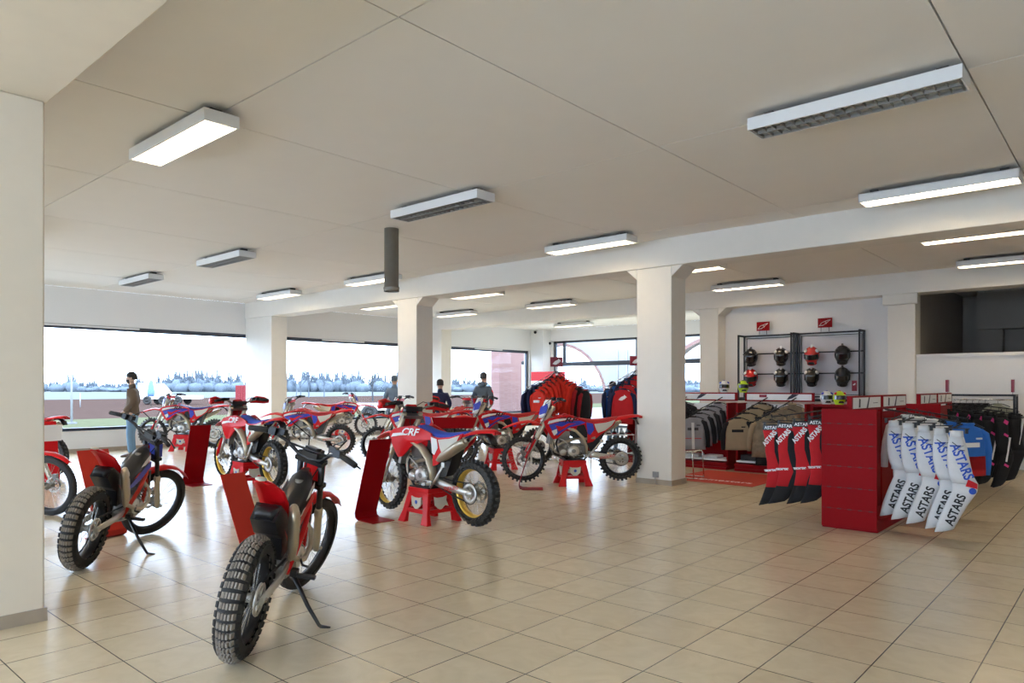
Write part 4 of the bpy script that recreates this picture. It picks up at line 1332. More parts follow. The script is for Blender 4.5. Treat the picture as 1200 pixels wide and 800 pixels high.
g3 = gondola_x(-7.9, -5.72, 12.95, 'red clothing gondola with grey jackets, just right of the near column', 'MTECH')
g4 = gondola_x(-5.56, -4.30, 12.95, 'red clothing gondola with tan jackets under the helmet wall', 'MTECH')
def wlb(g, x, y, z, deg, length, drop): return wla(g, x, y, z, deg, length, drop)
gj = jacket(C_grey, C_black, L=.66, chest=C_dgrey, seed=11)
b = MB(); b.box((0, 0, -.45), (.30, .125, .012)); b.build('red_piping', C_red, gj)
b = MB(); b.box((0, 0, -.40), (.05, .128, .50)); b.build('zip_panel', C_white, gj)
a0, a1 = wla(g3, -6.00, 12.90, 1.34, -125, .62, .30)
hang_row(gj, 5, (a0[0] - .06, a0[1] - .08, a0[2] - .04), a1, 22, 'grey riding jacket with red piping, {nth} from the gondola board', 'jacket', 'grey riding jackets', jit=2)
kj = jacket(C_black, C_black, L=.70, chest=M_print_w, seed=12)
a0, a1 = wla(g3, -6.75, 12.90, 1.34, -110, .45, .25)
hang_row(kj, 4, (a0[0] - .03, a0[1] - .08, a0[2] - .04), a1, 20, 'black riding jacket beside the grey ones, {nth} from the gondola board', 'jacket', 'black riding jackets by the near column')
tj = jacket(C_tan, C_black, L=.62, chest=C_black, seed=13)
a0, a1 = wla(g4, -5.12, 12.90, 1.34, -125, .62, .30)
hang_row(tj, 4, (a0[0] - .06, a0[1] - .08, a0[2] - .04), a1, 25, 'tan and black riding jacket, {nth} from the gondola board', 'jacket', 'tan riding jackets', jit=2)
a0, a1 = wla(g4, -4.95, 12.90, 1.20, -90, .40, .18)
kb = jacket(C_black, C_black, L=.85, seed=14)
hang_row(kb, 4, (a0[0], a0[1] - .06, a0[2]), a1, 15, 'long black riding jacket between the tan ones, {nth} from the gondola board', 'jacket', 'long black riding jackets')
cj = jacket(C_camo, C_tan, L=.72, seed=15)
a0, a1 = wla(g4, -4.60, 12.90, 1.34, -125, .62, .30)
hang_row(cj, 4, (a0[0] - .04, a0[1] - .08, a0[2] - .04), a1, 28, 'brown patterned riding jacket behind the red and black trousers, {nth} from the board', 'jacket', 'brown patterned riding jackets', jit=2)
# folded stock on the low shelves
bx = MB(); bx.ab((-.16, -.12, 0), (.16, .12, .10)); bx_ = bx.build('shoe_box', M_print_k, None, bevel=.006)
for i in range(4):
    o = bx_ if i == 0 else copy_tree(bx_)
    o.location = (-5.34 + .34 * (i % 4) - (0 if i < 4 else 0), 12.70, .191)
    tag(o, 'black box on the low shelf under the tan jackets, %s from the left' % ORD[i], 'box', 'black boxes on the low shelf')
fl = MB(); fl.box((0, 0, .03), (.30, .26, .06)); fl_ = fl.build('folded_shirt', C_white, None, bevel=.02)
for i in range(5):
    o = fl_ if i == 0 else copy_tree(fl_)
    o.location = (-7.6 + .38 * i, 12.68, .191)
    tag(o, 'folded white shirt on the low shelf under the grey jackets, %s from the left' % ORD[i], 'shirt', 'folded white shirts')

# red mat
b = MB(); b.ab((-5.95, 10.62, 0), (-4.45, 12.20, .008)); mt_ = b.build('floor_mat', mat('red_carpet', (.50, .04, .02), .9, noise=.15, nscale=20), None)
tag(mt_, 'red floor mat with a white line of lettering, right of the near column', 'mat')
text('lettering', 'alpinestars', .20, Matrix.Translation((-5.1, 10.95, .009)), M_print_w, mt_, .0005, sx=1.2)
# chrome bench frame beside column
r_ = empty('chrome_stool', (-5.75, 10.95, 0), label='small bent chrome tube stool on the red mat behind the near column', cat='stool')
b = MB()
for y in (-.18, .18):
    b.tube([(.25, y, .02), (-.25, y, .02), (-.27, y, .05), (-.22, y, .42), (.20, y, .46), (.22, y, .43), (.24, y, .03)], .011, 8)
b.tube([(-.22, -.18, .42), (-.22, .18, .42)], .011, 8); b.tube([(.20, -.18, .45), (.20, .18, .45)], .011, 8)
b.build('frame', M_chrome, r_)

# helmets ------------------------------------------------------------
def helmet(c_shell, c_mark, name='helmet'):
    root = empty(name, (0, 0, 0))     # faces -y, origin at the centre
    b = MB(); n = 24; rings = []
    for i in range(11):
        th = PI * i / 10
        z = .135 * math.cos(th)
        r = math.sin(th)
        if z < -.02: r = max(r, .55 + .2 * (1 if z > -.10 else .6))
        rr = []
        for j in range(n):
            a = 2 * PI * j / n
            x = .118 * r * math.cos(a); y = .145 * r * math.sin(a)
            if y < 0 and z < -.02: y *= 1.12
            rr.append((x, y, z))
        rings.append(rr)
    b.loft(rings); b.build('shell', c_shell, root)
    b = MB()
    vs = []
    for i in range(9):
        a = R(-90 - 62 + 124 * i / 8)
        for z, k in ((.045, 1.0), (-.035, 1.03)):
            vs.append((.122 * math.cos(a) * k, .151 * math.sin(a) * k, z))
    b.add(vs, [(2 * i, 2 * i + 1, 2 * i + 3, 2 * i + 2) for i in range(8)], 0, True); b.build('visor', M_visor, root)
    b = MB(); b.prism([(-.055, -.105), (.055, -.105), (.035, -.065), (-.035, -.065)], -.163, -.150); b.build('chin_vent', M_black, root)
    for s in (-1, 1):
        b = MB(); b.ell((s * .085, -.06, .085), (.03, .05, .018), rot=(0, s * .7, 0)); b.build('shell_mark', c_mark, root)
    b = MB(); b.box((0, .02, .137), (.03, .12, .012)); b.build('top_vent', c_mark, root)
    return root
M_visor = mat('smoked_visor', (.01, .01, .012), .08, coat=.5)
M_hred = mat('helmet_red', (.55, .01, .01), .2, coat=.6); M_hblk = mat('helmet_black', (.012, .012, .014), .15, coat=.6); M_mattblk = mat('helmet_matt_black', (.02, .02, .022), .5)
# two wall racks
wr_root = []
for k, (xa, xb, lab) in enumerate(((-7.06, -5.80, 'left black steel helmet rack on the back wall'), (-5.78, -4.38, 'right black steel helmet rack on the back wall'))):
    root = empty('helmet_rack', (xa, 16.38, 0), label=lab, cat='wall rack', group='helmet racks on the back wall')
    L = xb - xa; t = .035
    b = MB()
    for x in (0, L - t):
        for y in (-.40, -.06):
            b.ab((x, y, 1.26), (x + t, y + t, 2.75))
        b.ab((x, -.40, 2.715), (x + t, -.02, 2.75)); b.ab((x, -.40, 1.26), (x + t, -.02, 1.295))
    for z in (2.715, 1.30): b.ab((0, -.06, z), (L, -.025, z + t))
    b.ab((0, -.40, 1.22), (L, -.02, 1.27))
    b.build('frame', M_blackm, root)
    b = MB()
    for z in (2.29, 1.82): b.ab((0, -.09, z), (L, -.065, z + .03))
    b.build('helmet_bar', M_blackm, root)
    b = MB(); b.ab((.08, -.022, 1.38), (L - .08, -.008, 2.66)); b.build('back_panel', mat('pale_grey_panel', (.62, .60, .62), .6), root)
    b = MB()
    for za in (1.36, 2.67): b.ab((.06, -.03, za), (L - .06, -.02, za + .015))
    for xx in (.06, L - .075): b.ab((xx, -.03, 1.36), (xx + .015, -.02, 2.685))
    b.build('panel_rim', M_blackm, root)
    # sign
    s_ = empty('brand_sign', (xa + .52 + .1 * k, 16.2, 2.80), label='red sign with white star mark above the %s helmet rack' % ('left' if k == 0 else 'right'), cat='sign', group='red signs above the helmet racks')
    b = MB(); b.ab((-.15, 0, .04), (.15, .02, .245)); b.build('plate', M_darkredsign if False else M_redpanel, s_)
    b = MB(); b.tube([(-.12, -.004, .08), (-.06, -.004, .15), (0, -.004, .17), (.06, -.004, .19), (.12, -.004, .205)], .006, 5); b.tube([(-.12, -.004, .08), (-.03, -.004, .09), (.03, -.004, .14), (.0, -.004, .17)], .006, 5); b.tube([(.02, -.004, .11), (.05, -.004, .15), (.12, -.004, .205)], .005, 5)
    b.build('star_mark', M_print_w, s_)
    b = MB(); b.ab((-.09, .005, -.05), (-.08, .015, .05)); b.ab((.08, .005, -.05), (.09, .015, .05)); b.build('post', M_blackm, s_)
for (x, z, lab) in ((-6.93, 1.45, 'left'), (-4.50, 1.45, 'right')):
    c_ = empty('price_card', (x, 16.0, z), label='small dark red card standing at the %s end of the helmet racks' % lab, cat='card', group='small dark red cards')
    b = MB(); b.ab((-.05, 0, 0), (.05, .008, .22)); b.build('card', M_darkred, c_)
    b = MB(); b.prism([(-.03 + .06 * u, .12 + .05 * v) for u, v in WING], -.003, 0); b.build('print', M_print_w, c_)
hp = [(0, 0, 'hb'), (1, 0, 'hg'), (0, 1, 'hr'), (1, 1, 'hg'), (2, 0, 'hr'), (3, 0, 'hm'), (2, 1, 'hg'), (3, 1, 'hm')]
HX = [-6.80, -6.10, -5.42, -4.78]
protoH = {'hb': helmet(M_hblk, M_blackm), 'hg': helmet(M_hblk, M_print_w), 'hr': helmet(M_hred, M_print_w), 'hm': helmet(M_mattblk, M_blackm)}
HN = {'hb': 'glossy black helmet', 'hg': 'black helmet with white marks', 'hr': 'red helmet with pale stripes', 'hm': 'matt black helmet'}
usedh = set()
COLN = ['at the left end', 'second from the left', 'third from the left', 'at the right end']
for cx_, row, kd in hp:
    o = protoH[kd] if kd not in usedh else copy_tree(protoH[kd]); usedh.add(kd)
    o.location = (HX[cx_], 16.14, 2.24 if row == 0 else 1.77); o.rotation_euler = (R(22), 0, R(14 + 5 * (cx_ % 2))); o.scale = (1.35, 1.3, 1.45)
    tag(o, '%s on the %s wall bar, %s' % (HN[kd], 'upper' if row == 0 else 'lower', COLN[cx_]), 'helmet', 'helmets on the wall racks')
for (x, y, cs, cm, lab) in ((-5.98, 12.93, M_white, M_blue, 'white and purple helmet on top of the grey jacket gondola'), (-5.60, 12.93, C_neon, M_black, 'neon yellow helmet on top of the tan jacket gondola'),
                            (-4.02, 12.7, M_white, M_blue, 'white and blue helmet just left above the red end panel'), (-3.78, 12.6, C_neon, M_red, 'yellow, white and red helmet above the red end panel')):
    o = helmet(cs, cm); o.location = (x, y, 1.545 if y > 12.8 else 1.355); o.scale = (.85,) * 3; o.rotation_euler = (0, 0, R(30))
    tag(o, lab, 'helmet', 'helmets on the gondola tops')
b = MB(); b.ab((-4.2, 12.45, 1.20), (-3.55, 12.95, 1.24)); b.ab((-4.2, 12.45, 0), (-4.16, 12.95, 1.22)); b.ab((-3.59, 12.45, 0), (-3.55, 12.95, 1.22)); b.ab((-4.2, 12.92, 0), (-3.55, 12.95, 1.22))
tag(b.build('shelf_unit', M_redpanel), 'narrow red shelf unit with two helmets on top, left of the red end panel', 'shop shelving')

# black rack by the back wall, far right
rk = empty('clothes_rack', (-2.75, 15.55, 0), label='black square tube clothes rack against the back wall at the right', cat='clothes rack')
b = MB(); t = .035
for x in (0, 1.05):
    for y in (0, .38): b.ab((x, y, 0), (x + t, y + t, 1.40))
    b.ab((x, 0, .03), (x + t, .4, .06)); b.ab((x, 0, 1.365), (x + t, .4, 1.40))
for z in (1.365, 0.03):
    for y in (0, .38): b.ab((0, y, z), (1.08, y + t, z + t))
b.build('frame', M_blackm, rk)
b = MB(); b.tube([(.02, .2, 1.30), (1.07, .2, 1.30)], .012, 8); b.build('rail', M_chrome, rk)
bc = jacket(C_black, C_black, L=.95, seed=21)
hang_row(bc, 6, (-2.65, 15.75, 1.29), (-2.15, 15.75, 1.29), 62, 'long black coat on the black wall rack, {nth} from its left end', 'coat', 'black coats on the wall rack')
oc = jacket(C_olive, C_olive, L=.70, seed=22)
hang_row(oc, 1, (-1.95, 15.75, 1.29), (-1.95, 15.75, 1.29), 30, 'pale olive jacket near the right end of the black wall rack', 'jacket', None)
sc = jacket(C_dgrey, C_black, L=.6, seed=23)
hang_row(sc, 1, (-1.62, 15.50, 1.10), (-1.62, 15.50, 1.10), 70, 'small dark jacket hanging outside the right post of the wall rack', 'jacket', None)
for x, y, lab in ((-2.735, 15.56, 'left'), (-1.71, 15.56, 'right')):
    c_ = empty('price_card', (x, y, 1.40), label='tall narrow dark red card on the %s end of the black wall rack' % lab, cat='card', group='tall red cards on the wall rack')
    b = MB(); b.ab((-.022, 0, .04), (.022, .12, .27)); b.build('card', M_darkred, c_)
    b = MB(); b.ab((-.004, .05, 0), (.004, .06, .05)); b.build('post', M_blackm, c_)

# ------------------------------------------------------------------ four-way jacket racks by the entrance
def fourway(x, y, label, arms, card=True, z=1.86, al=.62):
    root = empty('garment_stand', (x, y, 0), label=label, cat='clothes rack', group='tubular garment stands')
    b = MB(); b.ab((-.02, -.02, 0), (.02, .02, z + .1)); 
    for a in (45, 135): 
        dx, dy = math.cos(R(a)) * .38, math.sin(R(a)) * .38
        b.tube([(-dx, -dy, .02), (dx, dy, .02)], .016, 8)
    b.build('post', M_print_w, root)
    ends = []
    for a, m in arms:
        dx, dy = math.cos(R(a)), math.sin(R(a))
        b = MB(); b.tube([(dx * .02, dy * .02, z), (dx * al, dy * al, z - .34), (dx * (al + .01), dy * (al + .01), z - .315)], .010, 6); b.build('sloping_arm', m, root)
        ends.append(((x + dx * .06, y + dy * .06, z - .03), (x + dx * (al - .03), y + dy * (al - .03), z - .32)))
    if card:
        b = MB(); b.box((0, -.01, z + .20), (.26, .012, .20), rot=(0, 0, R(41))); c_ = b.build('sign_plate', M_darkred, root)
        b = MB(); b.prism([(-.09 + .18 * u, z + .14 + .13 * v) for u, v in WING], -.024, -.016)
        rm = Matrix.Rotation(R(41), 3, 'Z')
        b.v = [rm @ v for v in b.v]
        b.build('wing_mark', M_print_w, c_)
    return root, ends
fs1, en = fourway(-9.15, 11.78, 'garment stand with red wing sign and fanned orange jackets before the entrance', [(221, M_chrome), (268, M_blackm), (38, M_blackm), (95, M_blackm)])
oj = jacket(C_orange, C_orange, L=.76, chest=M_print_w, seed=31, thick=.04)
nj = jacket(C_navy, C_navy, L=.78, seed=32, thick=.04)
rj = jacket(C_red, C_red, L=.66, seed=33, thick=.04)
bj2 = jacket(C_black, C_dred, L=.78, seed=34, thick=.04)
G1_ = 'jackets on the stand with the wing sign'
hang_row(oj, 6, *en[1], 268 + 75, 'orange-red jacket with white print on the arm nearest the camera, {nth} from the post', 'jacket', G1_)
hang_row(nj, 5, *en[0], 221 + 55, 'navy jacket on the left arm of the wing sign stand, {nth} from the post', 'jacket', G1_)
hang_row(oj, 5, (en[2][0][0], en[2][0][1], en[2][0][2]), (en[2][0][0] * .45 + en[2][1][0] * .55, en[2][0][1] * .45 + en[2][1][1] * .55, en[2][0][2] * .45 + en[2][1][2] * .55), 38 + 60, 'orange-red jacket on the right arm of the wing sign stand, {nth} from the post', 'jacket', G1_)
p_ = lambda t: tuple(en[2][0][k] * (1 - t) + en[2][1][k] * t for k in range(3))
hang_row(bj2, 2, p_(.78), p_(1), 38 + 60, 'black and dark red jacket at the end of the right arm, {nth} outwards', 'jacket', G1_)
hang_row(rj, 3, *en[3], 95 + 90, 'red jacket at the back of the wing sign stand, {nth} from the post', 'jacket', G1_)
fs2, en = fourway(-7.85, 12.80, 'garment stand with blue and red shirts half hidden by the near column', [(221, M_print_w), (275, M_blackm), (345, M_blackm)], z=1.88)
bs = jacket(C_blue, C_navy, L=.70, seed=41, chest=M_print_w, thick=.04)
rs = jacket(C_red, C_navy, L=.74, seed=42, logo=M_print_w, thick=.04)
G2_ = 'shirts on the stand beside the near column'
hang_row(bs, 5, *en[0], 221 + 60, 'blue shirt with white print on the left arm, {nth} from the post', 'shirt', G2_)
hang_row(rs, 4, *en[1], 275 + 110, 'red shirt with white wing print on the arm facing the camera, {nth} from the post', 'shirt', G2_)
hang_row(rj, 3, *en[2], 345 + 90, 'plain red shirt on the arm behind the column, {nth} from the post', 'shirt', G2_)
# shoe table
tb = empty('shoe_table', (-8.15, 12.3, 0), label='low clear-legged table with shoes under the blue and red shirts', cat='table')
b = MB(); b.ab((-.45, -.22, .555), (.45, .22, .575)); b.build('tabletop', M_white, tb)
for sx in (-1, 1):
    for sy in (-1, 1):
        b = MB(); b.ab((sx * .43 - .012, sy * .20 - .012, 0), (sx * .43 + .012, sy * .20 + .012, .555)); b.build('leg', M_chrome, tb)
tb.rotation_euler = (0, 0, R(41))
def shoe(c, cs):
    root = empty('sneaker', (0, 0, 0))
    b = MB(); rings = []
    for x, w, h in ((-.13, .03, .075), (-.10, .038, .095), (-.04, .037, .10), (.0, .038, .075), (.06, .046, .055), (.11, .042, .04), (.145, .02, .03)):
        n = 10
        rings.append([(x, w * math.cos(2 * PI * i / n), .02 + max(0, math.sin(2 * PI * i / n)) * h) for i in range(n)])
    b.loft(rings); b.build('upper', c, root)
    b = MB(); b.prism([(-.14, -.036), (.10, -.048), (.155, -.02), (.155, .02), (.10, .048), (-.14, .036)], 0, .025, plane='xy'); b.build('sole', cs, root)
    return root
sh0 = {'w': shoe(M_white, M_black), 'k': shoe(M_black, M_redpanel)}
us = set()
for i, (kd, t_) in enumerate((('k', -.36), ('w', -.22), ('w', -.06), ('k', .08), ('w', .22), ('k', .36))):
    o = sh0[kd] if kd not in us else copy_tree(sh0[kd]); us.add(kd)
    o.location = (-8.15 + math.cos(R(41)) * t_, 12.3 + math.sin(R(41)) * t_, .576); o.rotation_euler = (0, 0, R(-60 + 8 * (i % 3)))
    tag(o, '%s sneaker on the low table, %s from the left' % ('white' if kd == 'w' else 'black', ORD[i]), 'shoe', 'sneakers on the low table')
# striped banner near the entrance
pb = empty('banner', (-17.6, 22.0, 0), label='red, white and navy striped banner in the far corner behind the jackets', cat='banner')
b = MB(); b.ab((-.8, 0, 1.78), (.9, .02, 2.14)); b.build('red_stripe', M_red, pb)
b = MB(); b.ab((-.8, 0, 1.62), (.9, .02, 1.78)); b.build('white_stripe', M_print_w, pb)
b = MB(); b.ab((-.8, 0, .9), (.9, .02, 1.62)); b.build('navy_stripe', C_navy, pb)
b = MB(); b.ab((-.78, .02, 0), (-.74, .05, 2.14)); b.ab((.84, .02, 0), (.88, .05, 2.14)); b.build('post', M_blackm, pb)
for x, y, z, lab in ((-18.3, 22.2, 3.74, 'upper dome security camera on the corner pilaster'), (-17.95, 22.7, 3.30, 'lower security camera beside the entrance glazing')):
    c_ = empty('security_camera', (x, y, z), label=lab, cat='security camera', group='security cameras')
    b = MB(); b.ell((0, -.06, 0), (.06, .06, .06)); b.build('dome', M_black, c_)
    b = MB(); b.box((0, -.01, .05), (.14, .10, .05)); b.build('mount', M_white, c_)
b = MB(); b.box((-5.70, 9.87, .16), (.10, .03, .09)); b.tube([(-5.70, 9.85, .12), (-5.69, 9.84, .05), (-5.66, 9.85, .01)], .006, 5)
tag(b.build('wall_socket', mat('grey_socket', (.3, .3, .29), .5)), 'grey socket box with short cable at the foot of the near column', 'socket')
# ------------------------------------------------------------------ people
def skin_mesh(name, joints, edges, m, parent, sub=2, root_i=0):
    me = bpy.data.meshes.new(name)
    me.from_pydata([j[0] for j in joints], edges, [])
    me.materials.append(m)
    o = bpy.data.objects.new(name, me); COL.objects.link(o); o.parent = parent
    sk = o.modifiers.new('skin', 'SKIN')
    sk.use_smooth_shade = True
    if not me.skin_vertices: me.attributes  # layer is made by the modifier
    lay = me.skin_vertices[0].data if me.skin_vertices else None
    if lay is None:
        bm = bmesh.new(); bm.from_mesh(me); bm.verts.layers.skin.verify(); bm.to_mesh(me); bm.free()
        lay = me.skin_vertices[0].data
    for i, j in enumerate(joints):
        r = j[1]
        lay[i].radius = r if isinstance(r, tuple) else (r, r)
        lay[i].use_root = (i == root_i)
    s = o.modifiers.new('sub', 'SUBSURF'); s.levels = sub; s.render_levels = sub
    return o

def person(loc, face, height, top_m, leg_m, hair_m, label, hood=False, cap=None, skin=(0.52, 0.33, 0.24), arms='pocket', head_turn=0, shoe_m=None, beard=False, vest=None):
    k = height / 1.8
    root = empty('person', loc, R(face), label, 'person')
    root.scale = (k, k, k)
    sm = mat('skin_tone', skin, .55)
    # local +x is forward; y is left
    if arms == 'pocket':
        arm = {s: [(-.02, s * .17, 1.385), (-.06, s * .26, 1.15), (.10, s * .20, .98), (.14, s * .16, .95)] for s in (-1, 1)}
    else:
        arm = {s: [(0, s * .17, 1.385), (.02, s * .25, 1.14), (.26, s * .18, 1.08), (.33, s * .16, 1.09)] for s in (-1, 1)}
    J = [((0, 0, .95), .07), ((0, 0, 1.15), .07), ((-.01, 0, 1.35), .075), ((0, 0, 1.48), .045), ((.01, 0, 1.56), .045)]
    E = [(0, 1), (1, 2), (2, 3), (3, 4)]
    for s in (-1, 1):
        i0 = len(J)
        J += [((0, s * .09, .88), .06), ((.03, s * .10, .50), .045), ((.0, s * .105, .12), .034)]
        E += [(0, i0), (i0, i0 + 1), (i0 + 1, i0 + 2)]
        i1 = len(J)
        a = arm[s]
        J += [(a[0], .035), (a[1], .032), (a[2], .026), (a[3], .024)]
        E += [(2, i1), (i1, i1 + 1), (i1 + 1, i1 + 2), (i1 + 2, i1 + 3)]
    body = skin_mesh('body', J, E, sm, root)
    # head as a shaped mesh with face
    b = MB(); rings = []
    n = 20
    prof = [(-.115, .035, .040, .045), (-.10, .055, .052, .035), (-.06, .075, .063, .022), (-.02, .088, .070, .010), (.02, .094, .074, .0), (.06, .092, .074, -.004), (.09, .078, .064, -.006), (.115, .045, .040, -.006), (.122, .012, .012, -.006)]
    for z, rx_, ry_, ox in prof:
        rings.append([(.012 + ox + rx_ * math.cos(2 * PI * i / n), ry_ * math.sin(2 * PI * i / n), 1.675 + z) for i in range(n)])
    b.loft(rings)
    b.tube([(.02, 0, 1.60), (0, 0, 1.50)], [.052, .058], 12)
    b.prism([(.100, 1.69), (.128, 1.655), (.105, 1.645)], -.012, .012)      # nose
    for s in (-1, 1):
        b.ell((.005, s * .078, 1.665), (.018, .010, .03))
    Hm = Matrix.Translation((0, 0, 1.6)) @ Matrix.Rotation(R(head_turn), 4, 'Z') @ Matrix.Diagonal((1.08, 1.13, 1.0, 1)) @ Matrix.Translation((0, 0, -1.6))
    b.v = [Hm @ v for v in b.v]
    b.build('head', sm, root)
    b = MB()
    for s in (-1, 1): b.ell((.092, s * .033, 1.69), (.008, .013, .006)); b.ell((.094, s * .033, 1.712), (.008, .018, .004))
    b.v = [Hm @ v for v in b.v]; b.build('eyes', M_black, root)
    # hair or cap
    b = MB(); rings = []
    for z, g in ((-.03, 1.0), (.0, 1.05), (.03, 1.09), (.07, 1.10), (.10, 1.10), (.125, 1.05), (.142, .5)):
        rx_ = .094 * (1 if z < .07 else (.95 if z < .1 else .8)) * g; ry_ = .074 * g * (1 if z < .08 else .9 if z < .11 else .7)
        off = -.012 if z < .03 else (-.008 if z < .06 else .0)
        if z > .12: rx_ *= .75
        rings.append([(.01 + off + rx_ * math.cos(2 * PI * i / n) * (.80 if (z < .03 and math.cos(2 * PI * i / n) > 0) else 1), ry_ * math.sin(2 * PI * i / n), 1.675 + z) for i in range(n)])
    b.loft(rings)
    if cap: b.prism([(.07, -.06), (.17, -.04), (.18, 0), (.17, .04), (.07, .06)], 1.735, 1.745, plane='xy')
    b.v = [Hm @ v for v in b.v]
    b.build('cap' if cap else 'hair', cap or hair_m, root)
    if beard:
        b = MB(); rings = []
        for z, r1, r2 in ((-.125, .042, .038), (-.10, .064, .056), (-.065, .083, .068), (-.035, .078, .0715)):
            rings.append([(.022 + r1 * math.cos(R(-80 + 160 * i / 10)) + .012, r2 * math.sin(R(-80 + 160 * i / 10)), 1.675 + z) for i in range(11)] + [(.0, r2 * .5 * math.sin(R(80 - 160 * i / 3)), 1.675 + z) for i in range(4)])
        b.loft(rings); b.v = [Hm @ v for v in b.v]; b.build('beard', hair_m, root)
    # hands
    for s in (-1, 1):
        h = Vector(arm[s][3]); d = (Vector(arm[s][3]) - Vector(arm[s][2])).normalized()
        b = MB(); b.tube([h - d * .02, h + d * .03, h + d * .08], [.024, .036, .030], 8, flat=(1, .55))
        for q in range(4):
            o_ = Vector((0, 0, -.024 + q * .016))
            ln = (.058, .07, .075, .062)[q]
            b.tube([h + d * .075 + o_, h + d * (.075 + ln * .55) + o_ + Vector((0, -s * .006, -.004)), h + d * (.075 + ln) + o_ + Vector((0, -s * .022, -.012))], [.009, .008, .006], 6)
        b.tube([h + d * .01 + Vector((0, -s * .01, .022)), h + d * .04 + Vector((0, -s * .02, .045)), h + d * .075 + Vector((0, -s * .028, .048))], [.011, .010, .007], 6)
        b.build('hand', sm, root)
    # jacket
    J = [((0, 0, .86), (.165, .13)), ((0, 0, 1.05), (.16, .125)), ((-.01, 0, 1.22), (.165, .125)), ((-.01, 0, 1.34), (.15, .115)), ((-.005, 0, 1.44), (.095, .08)), ((0, 0, 1.51), (.072, .075)), ((.005, 0, 1.575), (.066, .068))]
    E = [(0, 1), (1, 2), (2, 3), (3, 4), (4, 5), (5, 6)]
    for s in (-1, 1):
        i1 = len(J); a = arm[s]
        J += [(a[0], .085), (tuple(Vector(a[0]).lerp(Vector(a[1]), .5)), .075), (a[1], .068), (tuple(Vector(a[2]).lerp(Vector(a[3]), .5)), .05)]
        E += [(3, i1), (i1, i1 + 1), (i1 + 1, i1 + 2), (i1 + 2, i1 + 3)]
    jk = skin_mesh('jacket', J, E, top_m, root, root_i=1)
    if hood:
        b = MB(); b.ell((-.09, 0, 1.50), (.07, .12, .07)); b.torus(.085, .032, (-.01, 0, 1.515), 'z', 16, 8); b.build('hood', top_m, jk)
    if vest:
        b = MB()
        for s in (-1, 1): b.ell((-.02, s * .235, 1.17), (.085, .055, .20))
        b.build('sleeve_panel', vest, jk)
    # trousers
    J = [((0, 0, .98), (.145, .11)), ((0, 0, .88), (.15, .115))]
    E = [(0, 1)]
    for s in (-1, 1):
        i0 = len(J)
        J += [((.0, s * .095, .74), .095), ((.03, s * .10, .50), .072), ((.02, s * .105, .30), .066), ((.0, s * .11, .07), .06)]
        E += [(1, i0), (i0, i0 + 1), (i0 + 1, i0 + 2), (i0 + 2, i0 + 3)]
    skin_mesh('trousers', J, E, leg_m, root, root_i=1)
    for s in (-1, 1):
        b = MB(); rings = []
        for x, w, h in ((-.09, .035, .07), (-.05, .042, .11), (0, .042, .115), (.05, .045, .08), (.12, .052, .06), (.17, .045, .05), (.20, .02, .03)):
            rings.append([(x, s * .11 + w * math.cos(2 * PI * i / 10), .0 + max(0, .5 + .5 * math.sin(2 * PI * i / 10)) * h) for i in range(10)])
        b.loft(rings); b.build('shoe', shoe_m or M_black, root)
    return root
C_jean = cloth('pale_denim', (0.16, 0.28, 0.42)); C_brown = cloth('brown_leather', (0.13, 0.09, 0.06)); C_steel = cloth('slate_jacket', (0.10, 0.13, 0.17))
C_slate2 = cloth('grey_blue_jacket', (0.16, 0.22, 0.30)); C_trd = cloth('dark_trousers', (0.03, 0.03, 0.035))
M_hair = mat('dark_hair', (0.012, 0.009, 0.008), .7)
M_shoebr = mat('brown_shoe', (.12, .07, .05), .5)
person((-16.72, 6.22, 0), 238, 1.86, C_brown, C_jean, M_hair, 'man in a brown leather jacket and pale jeans standing in profile at the left window', beard=True, shoe_m=M_shoebr)
person((-16.1, 13.1, 0), 130, 1.86, C_slate2, C_trd, M_hair, 'person in a grey-blue jacket half hidden by the left side of the middle column', cap=C_steel)
person((-13.35, 12.35, 0), 140, 1.72, C_navy, C_trd, M_hair, 'person in a dark navy coat half hidden by the right side of the middle column')
person((-13.6, 14.2, 0), 110, 1.93, C_steel, C_trd, M_hair, 'person in a dark hooded jacket with red sleeves, back turned, before the third window', hood=True, cap=C_dgrey, vest=C_red)
person((-9.5, 14.4, 0), -20, 1.66, C_dred if False else C_red, C_jean, M_hair, 'person in a red jacket, jeans and black cap leaning behind the shirt stand', cap=M_black, arms='reach')

# ------------------------------------------------------------------ more bikes further back
e9 = copy_tree(e_std)
place_bike(e9, *ctr(-12.6, 12.3, 100, 1.48), .0, 'enduro bike standing behind the others with its handlebar against the third window', EG, 1.48)
e10 = copy_tree(e_gold)
place_bike(e10, *ctr(-12.4, 10.9, 150, 1.48), .0, 'enduro bike far back with gold bars just right of the middle column', EG, 1.48)
e11 = copy_tree(e_std)
place_bike(e11, *ctr(-14.6, 3.55, 205, 1.48), .0, 'enduro bike behind the white-carded blade at the left pillar, rear tyre showing', EG, 1.48)

